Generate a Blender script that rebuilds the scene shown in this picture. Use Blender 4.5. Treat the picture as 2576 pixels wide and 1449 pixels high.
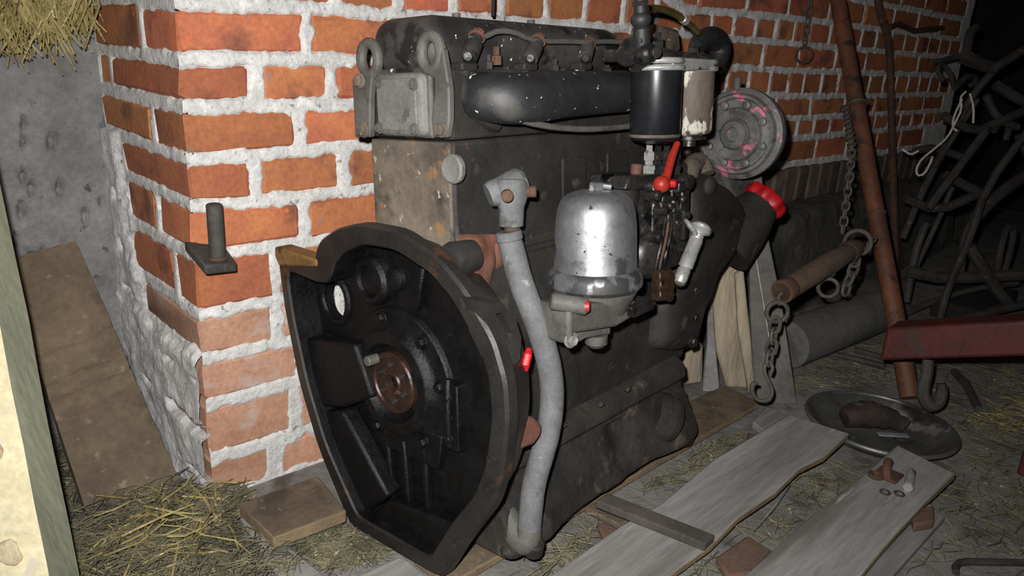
import bpy, math, random
import numpy as np
from mathutils import Vector, Matrix, noise
random.seed(7)
for o in list(bpy.data.objects): bpy.data.objects.remove(o)
S = bpy.context.scene
COL = S.collection

# ------------------------------------------------------------------ camera
IW, IH, FOC = 2576, 1449, 1900.0
YAW, PITCH, ROLL = (math.radians(a) for a in (44.3, 18.0, 3.2))
CAM = Vector((-0.45, -1.20, 0.813))
cy, sy, cp, sp, cr, sr = math.cos(YAW), math.sin(YAW), math.cos(PITCH), math.sin(PITCH), math.cos(ROLL), math.sin(ROLL)
FWD = Vector((sy*cp, cy*cp, -sp)); _r0 = Vector((cy, -sy, 0)); _u0 = _r0.cross(FWD)
RGT = cr*_r0 + sr*_u0; UPV = -sr*_r0 + cr*_u0
cd = bpy.data.cameras.new('camera'); cam = bpy.data.objects.new('camera', cd); COL.objects.link(cam)
cd.sensor_width = 36; cd.lens = FOC*36/IW; cd.clip_start = 0.02
M4 = Matrix((RGT, UPV, -FWD)).transposed().to_4x4(); M4.translation = CAM
cam.matrix_world = M4
S.camera = cam

# ------------------------------------------------------------------ light: the camera's own flash in a dark barn
S.view_settings.view_transform = 'Standard'; S.view_settings.look = 'None'
S.view_settings.gamma = 1; S.view_settings.use_curve_mapping = False
S.view_settings.exposure = 0.0
w = bpy.data.worlds.new('world'); S.world = w; w.use_nodes = True
w.node_tree.nodes['Background'].inputs[0].default_value = (0.8, 0.85, 1, 1)
w.node_tree.nodes['Background'].inputs[1].default_value = 0.005
ld = bpy.data.lights.new('camera_flash_offscreen', 'SPOT'); ld.energy = 104; ld.shadow_soft_size = 0.012
ld.spot_size = math.radians(118); ld.spot_blend = 1.0; ld.color = (1, 0.98, 0.96)
lo = bpy.data.objects.new('camera_flash_offscreen', ld); COL.objects.link(lo)
lo.location = CAM - RGT*0.035 + UPV*0.055
aim = FWD                                              # the flash points where the lens points
lo.rotation_euler = aim.to_track_quat('-Z', 'Y').to_euler()

# ------------------------------------------------------------------ pixel helpers: a pixel gives a direction, the plane it touches gives the distance
def ray(px, py): return FWD + RGT*((px-IW/2)/FOC) + UPV*((IH/2-py)/FOC)
def wp(px, py, **k):
    d = ray(px, py)
    (a, v), = k.items()
    if a == 'd': return CAM + d*v
    i = 'xyz'.index(a)
    return CAM + d*((v-CAM[i])/d[i])
EO = Vector((0.15, -0.34, 0.03)); EA, EL_ = math.radians(5), math.radians(5)
EM = Matrix.Rotation(EA, 4, 'Z') @ Matrix.Rotation(-EL_, 4, 'X'); EM.translation = EO
EI = EM.inverted()
_ec = EI @ CAM; _er = EI.to_3x3()
def e(px, py, **k):          # engine-local point
    d = _er @ ray(px, py)
    (a, v), = k.items(); i = 'xyz'.index(a)
    return _ec + d*((v-_ec[i])/d[i])

# ------------------------------------------------------------------ materials
def ramp(nt, fac, p0, p1, c0=(0,0,0,1), c1=(1,1,1,1)):
    r = nt.nodes.new('ShaderNodeValToRGB'); r.color_ramp.elements[0].position = p0; r.color_ramp.elements[1].position = p1
    r.color_ramp.elements[0].color = c0; r.color_ramp.elements[1].color = c1
    nt.links.new(fac, r.inputs[0]); return r.outputs[0]
def mixc(nt, fac, a, b, mode='MIX'):
    m = nt.nodes.new('ShaderNodeMix'); m.data_type = 'RGBA'; m.blend_type = mode
    for s, v in ((m.inputs[0], fac), (m.inputs[6], a), (m.inputs[7], b)):
        if hasattr(v, 'links'): nt.links.new(v, s)
        elif isinstance(v, (int, float)): s.default_value = v
        else: s.default_value = (*v, 1) if len(v) == 3 else v
    return m.outputs[2]
def srgb(r, g, b):
    f = lambda c: (c/255/12.92 if c/255 <= .04045 else ((c/255+.055)/1.055)**2.4)
    return (f(r), f(g), f(b))
MATS = {}
def mat(name, c1, c2, scale=8, rough=.75, metal=0, bump=.25, bscale=60, spots=(), rand=0, stretch=(1,1,1), spec=.5, bdist=.004, rough2=None, hue=None):
    if name in MATS: return MATS[name]
    m = bpy.data.materials.new(name); m.use_nodes = True; nt = m.node_tree; N = nt.nodes; L = nt.links
    b = N['Principled BSDF']; b.inputs['Roughness'].default_value = rough; b.inputs['Metallic'].default_value = metal
    b.inputs['Specular IOR Level'].default_value = spec
    tc = N.new('ShaderNodeTexCoord'); mp = N.new('ShaderNodeMapping'); L.new(tc.outputs['Object'], mp.inputs[0])
    mp.inputs['Scale'].default_value = stretch
    oi = N.new('ShaderNodeObjectInfo')
    if rand:
        va = N.new('ShaderNodeVectorMath'); va.operation = 'SCALE'; cb = N.new('ShaderNodeCombineXYZ')
        for i in range(3): L.new(oi.outputs['Random'], cb.inputs[i])
        L.new(cb.outputs[0], va.inputs[0]); va.inputs['Scale'].default_value = 37.0; L.new(va.outputs[0], mp.inputs['Location'])
    def nz(sc, det=5, rgh=.6):
        n = N.new('ShaderNodeTexNoise'); n.inputs['Scale'].default_value = sc; n.inputs['Detail'].default_value = det; n.inputs['Roughness'].default_value = rgh
        L.new(mp.outputs[0], n.inputs['Vector']); return n.outputs['Fac']
    col = mixc(nt, ramp(nt, nz(scale), .35, .65), srgb(*c1), srgb(*c2))
    fine = ramp(nt, nz(scale*9, 4, .7), .25, .75, (.72,.72,.72,1), (1.15,1.15,1.15,1))
    col = mixc(nt, 1.0, col, fine, 'MULTIPLY')
    rg = None
    for sp_ in spots:
        c, sc, th, soft = sp_[:4]
        f = ramp(nt, nz(sc, 4, .55), th, th+soft)
        col = mixc(nt, f, col, srgb(*c))
        if len(sp_) > 4:
            mm = N.new('ShaderNodeMix'); mm.inputs[2].default_value = rough; mm.inputs[3].default_value = sp_[4]; L.new(f, mm.inputs[0])
            if rg is not None: L.new(rg, mm.inputs[2])
            rg = mm.outputs[0]
    if rand:
        hs = N.new('ShaderNodeHueSaturation'); L.new(col, hs.inputs['Color'])
        mr = N.new('ShaderNodeMapRange'); L.new(oi.outputs['Random'], mr.inputs[0]); mr.inputs[3].default_value = 1-rand; mr.inputs[4].default_value = 1+rand*.7
        L.new(mr.outputs[0], hs.inputs['Value'])
        if hue:
            ml = N.new('ShaderNodeMath'); ml.operation = 'MULTIPLY'; ml.inputs[1].default_value = 7.31; L.new(oi.outputs['Random'], ml.inputs[0])
            fr = N.new('ShaderNodeMath'); fr.operation = 'FRACT'; L.new(ml.outputs[0], fr.inputs[0])
            mh = N.new('ShaderNodeMapRange'); L.new(fr.outputs[0], mh.inputs[0]); mh.inputs[3].default_value = .5-hue; mh.inputs[4].default_value = .5+hue*.6
            L.new(mh.outputs[0], hs.inputs['Hue'])
        col = hs.outputs[0]
    L.new(col, b.inputs['Base Color'])
    if rough2 is not None:
        mr = N.new('ShaderNodeMapRange'); L.new(nz(scale*2.3, 4), mr.inputs[0]); mr.inputs[1].default_value = .35; mr.inputs[2].default_value = .65
        mr.inputs[3].default_value = rough; mr.inputs[4].default_value = rough2; L.new(mr.outputs[0], b.inputs['Roughness'])
    elif rg is not None: L.new(rg, b.inputs['Roughness'])
    if bump:
        bp = N.new('ShaderNodeBump'); bp.inputs['Strength'].default_value = bump; bp.inputs['Distance'].default_value = bdist
        L.new(nz(bscale, 6, .65), bp.inputs['Height']); L.new(bp.outputs[0], b.inputs['Normal'])
    MATS[name] = m; return m

BRICK = mat('brick', (190,122,76), (168,102,70), 14, .9, bump=.5, bscale=90, rand=.24, hue=.011, bdist=.003,
            spots=[((116,74,58), 9, .56, .12), ((212,112,62), 22, .66, .04), ((150,118,96), 30, .66, .1)])
BRICKD = mat('dusty_brick', (196,152,126), (172,126,102), 14, .95, bump=.5, bscale=90, rand=.1, hue=.004, bdist=.003, spots=[((186,176,168), 11, .56, .14), ((196,118,80), 13, .64, .06)])
MORTAR = mat('mortar', (228,227,224), (204,203,201), 18, .95, bump=.9, bscale=140, bdist=.004,
             spots=[((142,140,138), 60, .63, .08), ((238,237,235), 25, .6, .1)])
PLASTER = mat('grey_plaster', (140,140,139), (112,112,111), 10, .95, bump=.8, bscale=55, bdist=.008, spots=[((72,72,72), 22, .62, .08)])
FLOORM = mat('dirty_concrete', (142,140,136), (112,109,104), 5, .95, bump=.7, bscale=60, bdist=.006, spots=[((84,77,66), 12, .54, .14)])
STONE = mat('sooty_foundation', (92,90,83), (64,62,57), 6, .95, bump=1, bscale=25, bdist=.015, spots=[((96,92,84), 12, .6, .12)])
SOLDIER = mat('sooty_brick', (110,96,84), (78,68,60), 12, .95, bump=.6, bscale=70, rand=.35, spots=[((118,52,36), 10, .6, .1)])
DARKW = mat('dark_boards', (40,36,32), (28,26,24), 6, .95, bump=.4)
GRIME = mat('greasy_iron', (48,44,40), (28,27,25), 10, .62, 0, .55, 70, bdist=.003, rough2=.8,
            spots=[((76,67,58), 20, .63, .1), ((22,21,20), 7, .6, .12), ((84,54,44), 26, .7, .05)])
GRIMEB = mat('greasy_iron_brown', (62,56,50), (38,35,32), 9, .7, 0, .8, 45, bdist=.006, rough2=.85,
            spots=[((100,88,76), 16, .6, .12), ((30,28,26), 6, .56, .12), ((112,64,50), 18, .69, .05)])
DIRTY = mat('dusty_cast_iron', (122,112,98), (78,70,60), 9, .8, 0, .5, 70, bdist=.003,
            spots=[((52,47,41), 14, .55, .1), ((138,104,66), 19, .62, .08), ((168,160,144), 60, .66, .05)])
PINKED = mat('red_oxide_iron', (122,74,58), (96,68,56), 14, .75, 0, .4, 70, spots=[((74,62,54), 16, .54, .12), ((150,110,90), 34, .68, .05)])
COVER = mat('worn_black_paint', (78,75,71), (38,37,36), 7, .5, 0, .25, 80, bdist=.002, rough2=.66,
            spots=[((24,24,24), 11, .53, .05), ((122,117,108), 30, .68, .06), ((216,214,208), 72, .672, .012)])
MANI = mat('black_manifold_paint', (46,47,49), (30,31,32), 7, .42, 0, .3, 60, bdist=.003, rough2=.6,
            spots=[((78,76,72), 8, .6, .1), ((226,226,222), 75, .685, .01)])
GREYC = mat('grey_cast_cover', (122,121,116), (104,103,99), 18, .7, 0, .3, 90, bdist=.002, spots=[((78,74,68), 24, .6, .08), ((146,146,142), 40, .66, .06)])
GREYD = mat('grey_cast_dark', (98,96,91), (74,72,68), 16, .66, 0, .35, 80, bdist=.002, spots=[((58,52,46), 20, .58, .1), ((136,130,122), 40, .68, .05)])
OILY = mat('oily_black', (13,13,14), (7,7,8), 14, .38, 0, .6, 110, bdist=.003, rough2=.6, spec=.35, spots=[((30,29,27), 25, .64, .1)])
RIMM = mat('housing_rim', (44,40,37), (27,26,25), 12, .5, 0, .35, 70, bdist=.002, spots=[((84,56,38), 14, .6, .12), ((22,21,20), 9, .58, .1)])
RUST = mat('rusty_iron', (96,66,50), (66,50,42), 22, .85, 0, .5, 110, bdist=.002, spots=[((124,84,58), 40, .62, .1), ((48,40,36), 18, .6, .1)])
RUSTP = mat('rusty_pipe', (122,76,52), (84,56,44), 12, .6, .1, .4, 130, bdist=.002, spots=[((58,46,42), 24, .58, .1), ((150,98,64), 40, .66, .08)])
OCHRE = mat('ochre_rust', (138,100,52), (96,70,40), 20, .8, 0, .4, 90, spots=[((50,42,34), 22, .58, .1)])
DARKS = mat('dark_scrap_rust', (58,44,38), (36,30,27), 22, .8, 0, .7, 90, bdist=.004)
DARKI = mat('dark_iron', (74,70,66), (50,47,45), 16, .75, .1, .4, 90, bdist=.002, spots=[((96,84,72), 26, .62, .1)])
CHAINM = mat('chain_iron', (98,92,84), (72,66,60), 40, .7, .2, .4, 160, bdist=.001)
SILVER = mat('silver_paint', (196,197,200), (150,151,154), 8, .47, .85, .25, 60, bdist=.002,
             spots=[((112,112,114), 22, .6, .08, .5), ((66,66,68), 46, .655, .04, .6)])
SILVERD = mat('flaked_silver_paint', (168,168,170), (128,128,130), 16, .4, .7, .3, 60, bdist=.002,
             spots=[((80,80,80), 20, .52, .06, .6), ((226,226,226), 26, .64, .02, .3)])
STEEL = mat('bright_steel', (206,206,202), (176,176,172), 30, .36, .5, .15, 120, spots=[((90,88,84), 40, .62, .08, .5)])
STEELD = mat('oily_steel', (84,82,80), (46,45,44), 40, .3, .6, .4, 140, bdist=.002, spots=[((120,118,114), 70, .64, .06, .25), ((20,20,20), 24, .58, .08)])
BRASS = mat('greasy_brass', (98,76,56), (58,46,36), 34, .32, .6, .3, 110, spots=[((44,36,30), 30, .6, .08)])
YBRASS = mat('brass_pipe_metal', (150,134,84), (112,98,60), 30, .35, .7, .2, 110)
ALU = mat('dusty_aluminium', (122,122,120), (86,86,84), 18, .55, .2, .35, 90, bdist=.002, spots=[((76,74,70), 24, .6, .08), ((206,118,140), 17, .615, .05)])
HOSE = mat('grey_rubber_hose', (112,114,115), (92,93,93), 22, .8, 0, .35, 110, bdist=.002, spots=[((66,66,64), 24, .6, .08), ((140,142,142), 40, .68, .06)])
BRUB = mat('black_rubber', (44,45,46), (26,26,27), 20, .55, 0, .4, 50, bdist=.004, spots=[((92,92,92), 22, .64, .06)])
REDP = mat('red_paint', (196,22,30), (168,18,28), 14, .5, 0, .1, 60)
REDW = mat('worn_red_paint', (170,48,34), (150,40,30), 22, .45, 0, .2, 80, spots=[((96,52,40), 30, .62, .08)])
REDB = mat('dull_red_steel', (96,34,32), (72,32,30), 9, .6, .1, .3, 80, spots=[((66,42,38), 14, .56, .12)])
CREAM = mat('cream_flaking_paint', (112,98,86), (92,82,74), 12, .6, 0, .4, 60, bdist=.003, stretch=(1,1,.5), spots=[((196,192,178), 24, .54, .03), ((60,56,50), 44, .64, .04)])
BLACKP = mat('black_gloss_canister', (40,42,45), (26,27,29), 8, .3, .2, .12, 60, bdist=.001, spots=[((66,66,66), 22, .66, .08, .5), ((15,15,15), 18, .62, .04, .6)])
WGREY = mat('weathered_wood', (156,154,151), (128,126,122), 9, .9, 0, .7, 60, stretch=(.16,1.5,1.5), bdist=.003, rand=.12, spots=[((100,96,90), 10, .58, .14), ((172,170,166), 40, .64, .1)])
WBROWN = mat('brown_board_wood', (120,104,84), (92,80,65), 8, .88, 0, .5, 70, bdist=.003, rand=.1, spots=[((68,59,49), 11, .57, .12), ((134,120,100), 44, .63, .1)])
WDARK = mat('dark_old_wood', (88,82,75), (66,61,56), 9, .9, 0, .5, 70, bdist=.003)
WGREYD = mat('dull_grey_wood', (112,111,106), (88,87,82), 7, .9, 0, .5, 60, bdist=.003, spots=[((72,70,65), 11, .58, .12)])
WEND = mat('sawn_board_edge', (142,122,94), (116,100,78), 20, .9, 0, .5, 90)
WPALE = mat('split_pale_wood', (186,172,148), (140,128,110), 14, .9, 0, .9, 60, bdist=.005, stretch=(1.4,1.4,.16), spots=[((106,92,72), 18, .6, .1)])
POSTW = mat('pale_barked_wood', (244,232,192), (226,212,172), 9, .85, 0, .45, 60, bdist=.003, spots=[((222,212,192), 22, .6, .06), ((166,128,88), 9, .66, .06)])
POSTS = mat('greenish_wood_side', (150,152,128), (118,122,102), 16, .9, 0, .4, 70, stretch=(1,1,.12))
BARK = mat('bark', (222,206,172), (192,172,136), 30, .95, 0, .8, 80, spots=[((208,196,166), 26, .6, .06)])
STRAW = mat('straw', (184,168,110), (134,120,74), 30, .8, 0, 0, spots=[((90,82,50), 17, .58, .1), ((206,196,146), 60, .62, .06)])
HAY = mat('hay', (132,126,98), (98,95,76), 26, .85, 0, 0, spots=[((74,72,58), 17, .56, .1), ((180,170,126), 60, .63, .05)])
TWINE = mat('pale_twine', (206,202,190), (176,172,160), 60, .9, 0, .3)
ENAM = mat('sooty_enamel', (104,104,102), (70,70,69), 8, .42, .2, .3, 50, bdist=.002, spots=[((138,138,136), 13, .6, .12), ((50,44,40), 10, .6, .1)])
PAPER = mat('pale_metal_tag', (150,152,152), (128,130,130), 30, .6, .2, .2)
REDBRK = mat('broken_brick', (112,84,70), (90,74,64), 18, .95, 0, .6, 60)

# ------------------------------------------------------------------ mesh builder
def V(*a): return Vector(a)
def basis(axis):
    a = Vector(axis).normalized(); t = Vector((0,0,1)) if abs(a.z) < .9 else Vector((1,0,0))
    u = a.cross(t).normalized(); return a, u, a.cross(u)
class MB:
    def __init__(s): s.v = []; s.f = []
    def add(s, vs, fs):
        b = len(s.v); s.v += [Vector(p) for p in vs]; s.f += [tuple(i+b for i in f) for f in fs]; return s
    def box(s, lo, hi, fn=None):
        (x0,y0,z0),(x1,y1,z1) = lo, hi
        vs = [Vector(p) for p in ((x0,y0,z0),(x1,y0,z0),(x1,y1,z0),(x0,y1,z0),(x0,y0,z1),(x1,y0,z1),(x1,y1,z1),(x0,y1,z1))]
        if fn: vs = [fn(p) for p in vs]
        return s.add(vs, [(0,3,2,1),(4,5,6,7),(0,1,5,4),(1,2,6,5),(2,3,7,6),(3,0,4,7)])
    def hexa(s, vs): return s.add(vs, [(0,3,2,1),(4,5,6,7),(0,1,5,4),(1,2,6,5),(2,3,7,6),(3,0,4,7)])
    def lathe(s, o, axis, prof, n=24, cap=True):      # prof: (radius, height along axis)
        a, u, w_ = basis(axis); o = Vector(o); vs = []; fs = []
        for r, h in prof:
            for i in range(n):
                t = 2*math.pi*i/n; vs.append(o + a*h + (u*math.cos(t)+w_*math.sin(t))*max(r, 1e-5))
        for k in range(len(prof)-1):
            for i in range(n):
                j = (i+1) % n; fs.append((k*n+i, k*n+j, (k+1)*n+j, (k+1)*n+i))
        if cap:
            fs.append(tuple(range(n-1, -1, -1))); fs.append(tuple((len(prof)-1)*n+i for i in range(n)))
        return s.add(vs, fs)
    def cyl(s, p0, p1, r0, r1=None, n=16):
        p0, p1 = Vector(p0), Vector(p1); d = p1-p0
        return s.lathe(p0, d, [(r0, 0), (r0 if r1 is None else r1, d.length)], n)
    def rod(s, p0, p1, r, n=16, ch=.2):               # chamfered cylinder
        p0, p1 = Vector(p0), Vector(p1); d = p1-p0; l = d.length; c = min(r*ch, l*.3)
        return s.lathe(p0, d, [(r-c, 0), (r, c), (r, l-c), (r-c, l)], n)
    def tube(s, pts, r, n=10, closed=False, sec=None, smooth=0):
        P = [Vector(p) for p in pts]
        R = list(r) if isinstance(r, (list, tuple)) else [r]*len(P)
        for _ in range(smooth):
            Q, T = [], []; m = len(P)
            rng = range(m if closed else m-1)
            if not closed: Q.append(P[0]); T.append(R[0])
            for i in rng:
                a, b = P[i], P[(i+1) % m]; ra, rb = R[i], R[(i+1) % m]
                Q += [a*.75+b*.25, a*.25+b*.75]; T += [ra*.75+rb*.25, ra*.25+rb*.75]
            if not closed: Q.append(P[-1]); T.append(R[-1])
            P, R = Q, T
        m = len(P); vs = []; fs = []; up = None
        for i in range(m):
            if closed: t = P[(i+1) % m]-P[i-1]
            else: t = P[min(i+1, m-1)]-P[max(i-1, 0)]
            t = t.normalized() if t.length > 1e-9 else Vector((0,0,1))
            if up is None: _, up, _ = basis(t)
            up = (up - t*up.dot(t)); up = up.normalized() if up.length > 1e-6 else basis(t)[1]
            w_ = t.cross(up)
            for k in range(n):
                th = 2*math.pi*k/n; ca, sa = math.cos(th), math.sin(th)
                vs.append(P[i] + (up*ca + w_*sa)*R[i])
        for i in range(m if closed else m-1):
            i2 = (i+1) % m
            for k in range(n):
                k2 = (k+1) % n; fs.append((i*n+k, i*n+k2, i2*n+k2, i2*n+k))
        if not closed:
            fs.append(tuple(range(n-1, -1, -1))); fs.append(tuple((m-1)*n+k for k in range(n)))
        return s.add(vs, fs)
    def prism(s, poly, fn, h0, h1):                    # fn(u, v, h) -> point
        n = len(poly); vs = [fn(u, v, h0) for u, v in poly] + [fn(u, v, h1) for u, v in poly]
        fs = [tuple(range(n-1, -1, -1)), tuple(range(n, 2*n))] + [(i, (i+1) % n, n+(i+1) % n, n+i) for i in range(n)]
        return s.add(vs, fs)
    def hexb(s, p, axis, r, h, wash=True):             # hex bolt head standing on p
        a = Vector(axis).normalized(); p = Vector(p)
        if wash: s.lathe(p, a, [(r*1.35, 0), (r*1.35, h*.18), (r*1.25, h*.25)], 14)
        return s.lathe(p, a, [(r, 0), (r, h*.85), (r*.86, h)], 6)
    def torus(s, c, axis, R, r, n=24, m=10, ax2=None):
        a, u, w_ = basis(axis); c = Vector(c)
        return s.tube([c + (u*math.cos(2*math.pi*i/n) + w_*math.sin(2*math.pi*i/n))*R for i in range(n)], r, m, closed=True)
    def ball(s, c, r, n=14, sc=(1,1,1)):
        pr = []; k = 8
        vs = []; fs = []; c = Vector(c)
        for i in range(k+1):
            ph = -math.pi/2 + math.pi*i/k
            for j in range(n):
                t = 2*math.pi*j/n
                vs.append(c + Vector((math.cos(ph)*math.cos(t)*sc[0], math.cos(ph)*math.sin(t)*sc[1], math.sin(ph)*sc[2]))*r)
        for i in range(k):
            for j in range(n): fs.append((i*n+j, i*n+(j+1) % n, (i+1)*n+(j+1) % n, (i+1)*n+j))
        return s.add(vs, fs)
    def grid(s, nu, nv, fn):
        vs = [fn(i/(nu-1), j/(nv-1)) for j in range(nv) for i in range(nu)]
        return s.add(vs, [(j*nu+i, j*nu+i+1, (j+1)*nu+i+1, (j+1)*nu+i) for j in range(nv-1) for i in range(nu-1)])
    def mesh(s, name, off=Vector((0,0,0)), sharp=35):
        me = bpy.data.meshes.new(name); me.from_pydata([tuple(p-off) for p in s.v], [], s.f); me.update()
        me.polygons.foreach_set('use_smooth', [True]*len(me.polygons))
        me.set_sharp_from_angle(angle=math.radians(sharp))
        return me
OFF = {}
def bevel(o, width, seg=2, ang=35):
    m = o.modifiers.new('bevel', 'BEVEL'); m.width = width; m.segments = seg; m.limit_method = 'ANGLE'; m.angle_limit = math.radians(ang)
    return o
def obj(name, mb, material, parent=None, bev=0, seg=2, sharp=35, label=None, kind=None, base=None):
    if parent is not None: off = OFF[parent.name]
    elif base is not None: off = Vector(base)
    else:
        xs = [p.x for p in mb.v]; ys = [p.y for p in mb.v]; zs = [p.z for p in mb.v]
        off = Vector(((min(xs)+max(xs))/2, (min(ys)+max(ys))/2, min(zs)))
    me = mb.mesh(name, off, sharp); me.materials.append(material)
    o = bpy.data.objects.new(name, me); COL.objects.link(o)
    if parent is not None: o.parent = parent
    else: o.location = off
    OFF[o.name] = off
    if bev: bevel(o, bev, seg)
    if label: o['label'] = label
    if kind: o['kind'] = kind
    return o
def thing(name, label, cat, loc=(0,0,0), group=None):
    o = bpy.data.objects.new(name, None); COL.objects.link(o); o.location = loc; o.empty_display_size = .05
    o['label'] = label; o['category'] = cat
    if group: o['group'] = group
    OFF[o.name] = Vector(loc); return o
def tag(o, label, cat, group=None):
    o['label'] = label; o['category'] = cat
    if group: o['group'] = group
    return o
def struct(o): o['kind'] = 'structure'; return o
def nz(p, s): return noise.noise(Vector(p)*s)

# ------------------------------------------------------------------ the setting: brick wall with its pillar corner
JF = {-1:[(1690,20),(1880,35),(1990,45),(2083,56)],
 0:[(455,8),(700,13),(900,32),(1556,70),(1864,100),(1966,107),(2083,119)],
 1:[(460,150),(700,148),(840,150),(1873,170),(1990,177)], 2:[(480,272),(700,268),(1896,238),(2036,243)],
 3:[(480,400),(640,390),(780,375),(1955,296),(2036,296)], 4:[(520,512),(700,505),(1930,354),(2100,340)],
 5:[(600,632),(740,615),(1925,420),(2110,397)], 6:[(600,775),(680,760)], 7:[(600,882),(690,868)], 8:[(620,990),(740,965)], 9:[(640,1118),(730,1095)], 10:[(640,1225),(760,1195)]}
JP = {}
for k, l in JF.items():
    h = sorted((wp(*p, y=0.0).x, wp(*p, y=0.0).z) for p in l); JP[k] = h
def zj(k, X):
    if k < -1:
        return zj(-1, X) + .083*(-1-k)
    if k == -1 and X < 1.2: return zj(0, X) + .083
    if k > 10: return zj(10, X) - .08*(k-10)
    if k >= 6 and X > .6: return zj(5, X) - .08*(k-5)
    h = JP[k]; return float(np.interp(X, [a for a, b in h], [b for a, b in h]))
HP, SP = .128, .256
FX = {-4:([440,690],[],'s'), -3:([440,560],[],'h'), -2:([440,690],[],'s'), -1:([440,640],[1755,1878,1984],'s'), 0:([440,575,662,842,1003,1142,1263,1375,1474,1570],[1720,1788,1845,1901,1953,1998,2037,2090],'h'),
 1:([440,774],[1920,2010],'s'), 2:([446,645,838],[1828,1885,1937,1984,2022,2068],'h'), 3:([452,756],[1950,2039],'s'),
 4:([464,642,866],[1963,2047],'h'), 5:([472,769],[1960,2050],'s'), 6:([492,698],[],'h'), 7:([505,698],[],'h'), 8:([515,762],[],'s'), 9:([522,742],[],'h'), 10:([532,690],[],'h'), 11:([536,800],[],'s')}
YM = {-4:-380,-3:-270,-2:-160,-1:-70,0:30,1:90,2:210,3:330,4:450,5:560,6:715,7:830,8:930,9:1050,10:1160,11:1250}
YR = {-1:25,0:80,1:140,2:210,3:270,4:325,5:385}
XEND = 3.45
bricks = []                                            # (x0,x1,(zt0,zt1),(zb0,zb1))
def fillx(xs, pitch):
    out = [xs[0]]
    for a, b in zip(xs, xs[1:]):
        n = max(1, round((b-a)/pitch)) if b-a > pitch*1.4 else 1
        for i in range(1, n+1): out.append(a+(b-a)*i/n)
    return out
for c, (lp, rp, kind) in FX.items():
    pitch = HP if kind == 'h' else SP
    xs = [0.0] + [wp(p, YM[c], y=0).x for p in lp[1:]]
    xr = [wp(p, YR[c], y=0).x for p in rp] if rp else []
    xend = XEND if c <= 5 else .8
    tail = (xr or xs)[-1]
    xs2 = xs + xr
    while tail + pitch < xend: tail += pitch*random.uniform(.94, 1.06); xs2.append(tail)
    xs2 = fillx(xs2, pitch)
    for a, b in zip(xs2, xs2[1:]):
        g = .0085 if a < .9 else .0065
        a2 = a + (g*random.uniform(.7, 1.3) if a > .001 else -.002); b2 = b - g*random.uniform(.7, 1.3)
        gz = .0085 if a < .9 else .0075
        bricks.append((c, a2, b2, zj(c-1, a2)-gz, zj(c-1, b2)-gz, zj(c, a2)+gz, zj(c, b2)+gz))
# left (side) face joints in Y
LX = {-4:[300], -3:[360], -2:[300], -1:[365,225], 0:[300,225], 1:[356,215], 2:[284,226], 3:[388,238], 4:[316,255], 5:[398,330,285], 6:[442,340,296], 7:[365,305], 8:[470,360,318], 9:[420], 10:[440], 11:[470]}
LY = {-4:-480,-3:-360,-2:-250, -1:-110, 0:-10, 1:60, 2:180, 3:310, 4:420, 5:530, 6:650, 7:760, 8:850, 9:980, 10:1080, 11:1180}
YB = .395
sideb = []
cornery = {}
for c, l in LX.items():
    ys = [max(.06, min(YB, wp(p, LY[c], x=0).y)) for p in l]
    ys = sorted(set(round(y, 3) for y in ys)); ys2 = [ys[0]]
    for y in ys[1:]:
        if y-ys2[-1] > .04: ys2.append(y)
    cornery[c] = ys2[0]-.008
    while ys2[-1] < YB-.05: ys2.append(min(YB, ys2[-1]+.128))
    for a, b in zip(ys2, ys2[1:]): sideb.append((c, a+.008, b-.007))
def zjs(k, Y): return zj(k, 0.0) + .012*nz((k*3.1, Y*6, 0), 1)

def cham(vs8, ch, jit):                                # chamfered, jittered block from 8 corners
    c = sum(vs8, Vector())/8; out = []
    ex = (vs8[1]-vs8[0]).normalized(); ey = (vs8[3]-vs8[0]).normalized(); ez = (vs8[4]-vs8[0]).normalized()
    sg = [(1,1,1),(-1,1,1),(-1,-1,1),(1,-1,1),(1,1,-1),(-1,1,-1),(-1,-1,-1),(1,-1,-1)]
    J = lambda: Vector((random.uniform(-1,1), random.uniform(-1,1)*.35, random.uniform(-1,1)))*jit
    for p, (a, b, d) in zip(vs8, sg):
        out += [p + ey*b*ch + ez*d*ch + J(), p + ex*a*ch + ez*d*ch + J(), p + ex*a*ch + ey*b*ch + J()]
    F = lambda k, i: 3*i+k
    fs = [(F(2,0),F(2,3),F(2,2),F(2,1)), (F(2,4),F(2,5),F(2,6),F(2,7)), (F(1,0),F(1,1),F(1,5),F(1,4)), (F(1,2),F(1,3),F(1,7),F(1,6)), (F(0,1),F(0,2),F(0,6),F(0,5)), (F(0,3),F(0,0),F(0,4),F(0,7))]
    for i, j, ax in ((0,1,0),(3,2,0),(4,5,0),(7,6,0),(0,3,1),(1,2,1),(4,7,1),(5,6,1),(0,4,2),(1,5,2),(2,6,2),(3,7,2)):
        k1, k2 = [k for k in range(3) if k != ax]
        fs.append((F(k1,i), F(k1,j), F(k2,j), F(k2,i)))
    for i in range(8): fs.append((F(0,i), F(1,i), F(2,i)))
    import bmesh
    bm = bmesh.new(); bv = [bm.verts.new(p) for p in out]
    for f in fs:
        try: bm.faces.new([bv[i] for i in f])
        except ValueError: pass
    bmesh.ops.recalc_face_normals(bm, faces=bm.faces)
    r = MB(); r.v = [v.co.copy() for v in bm.verts]; bm.verts.index_update()
    r.f = [tuple(v.index for v in f.verts) for f in bm.faces]; bm.free(); return r

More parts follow.
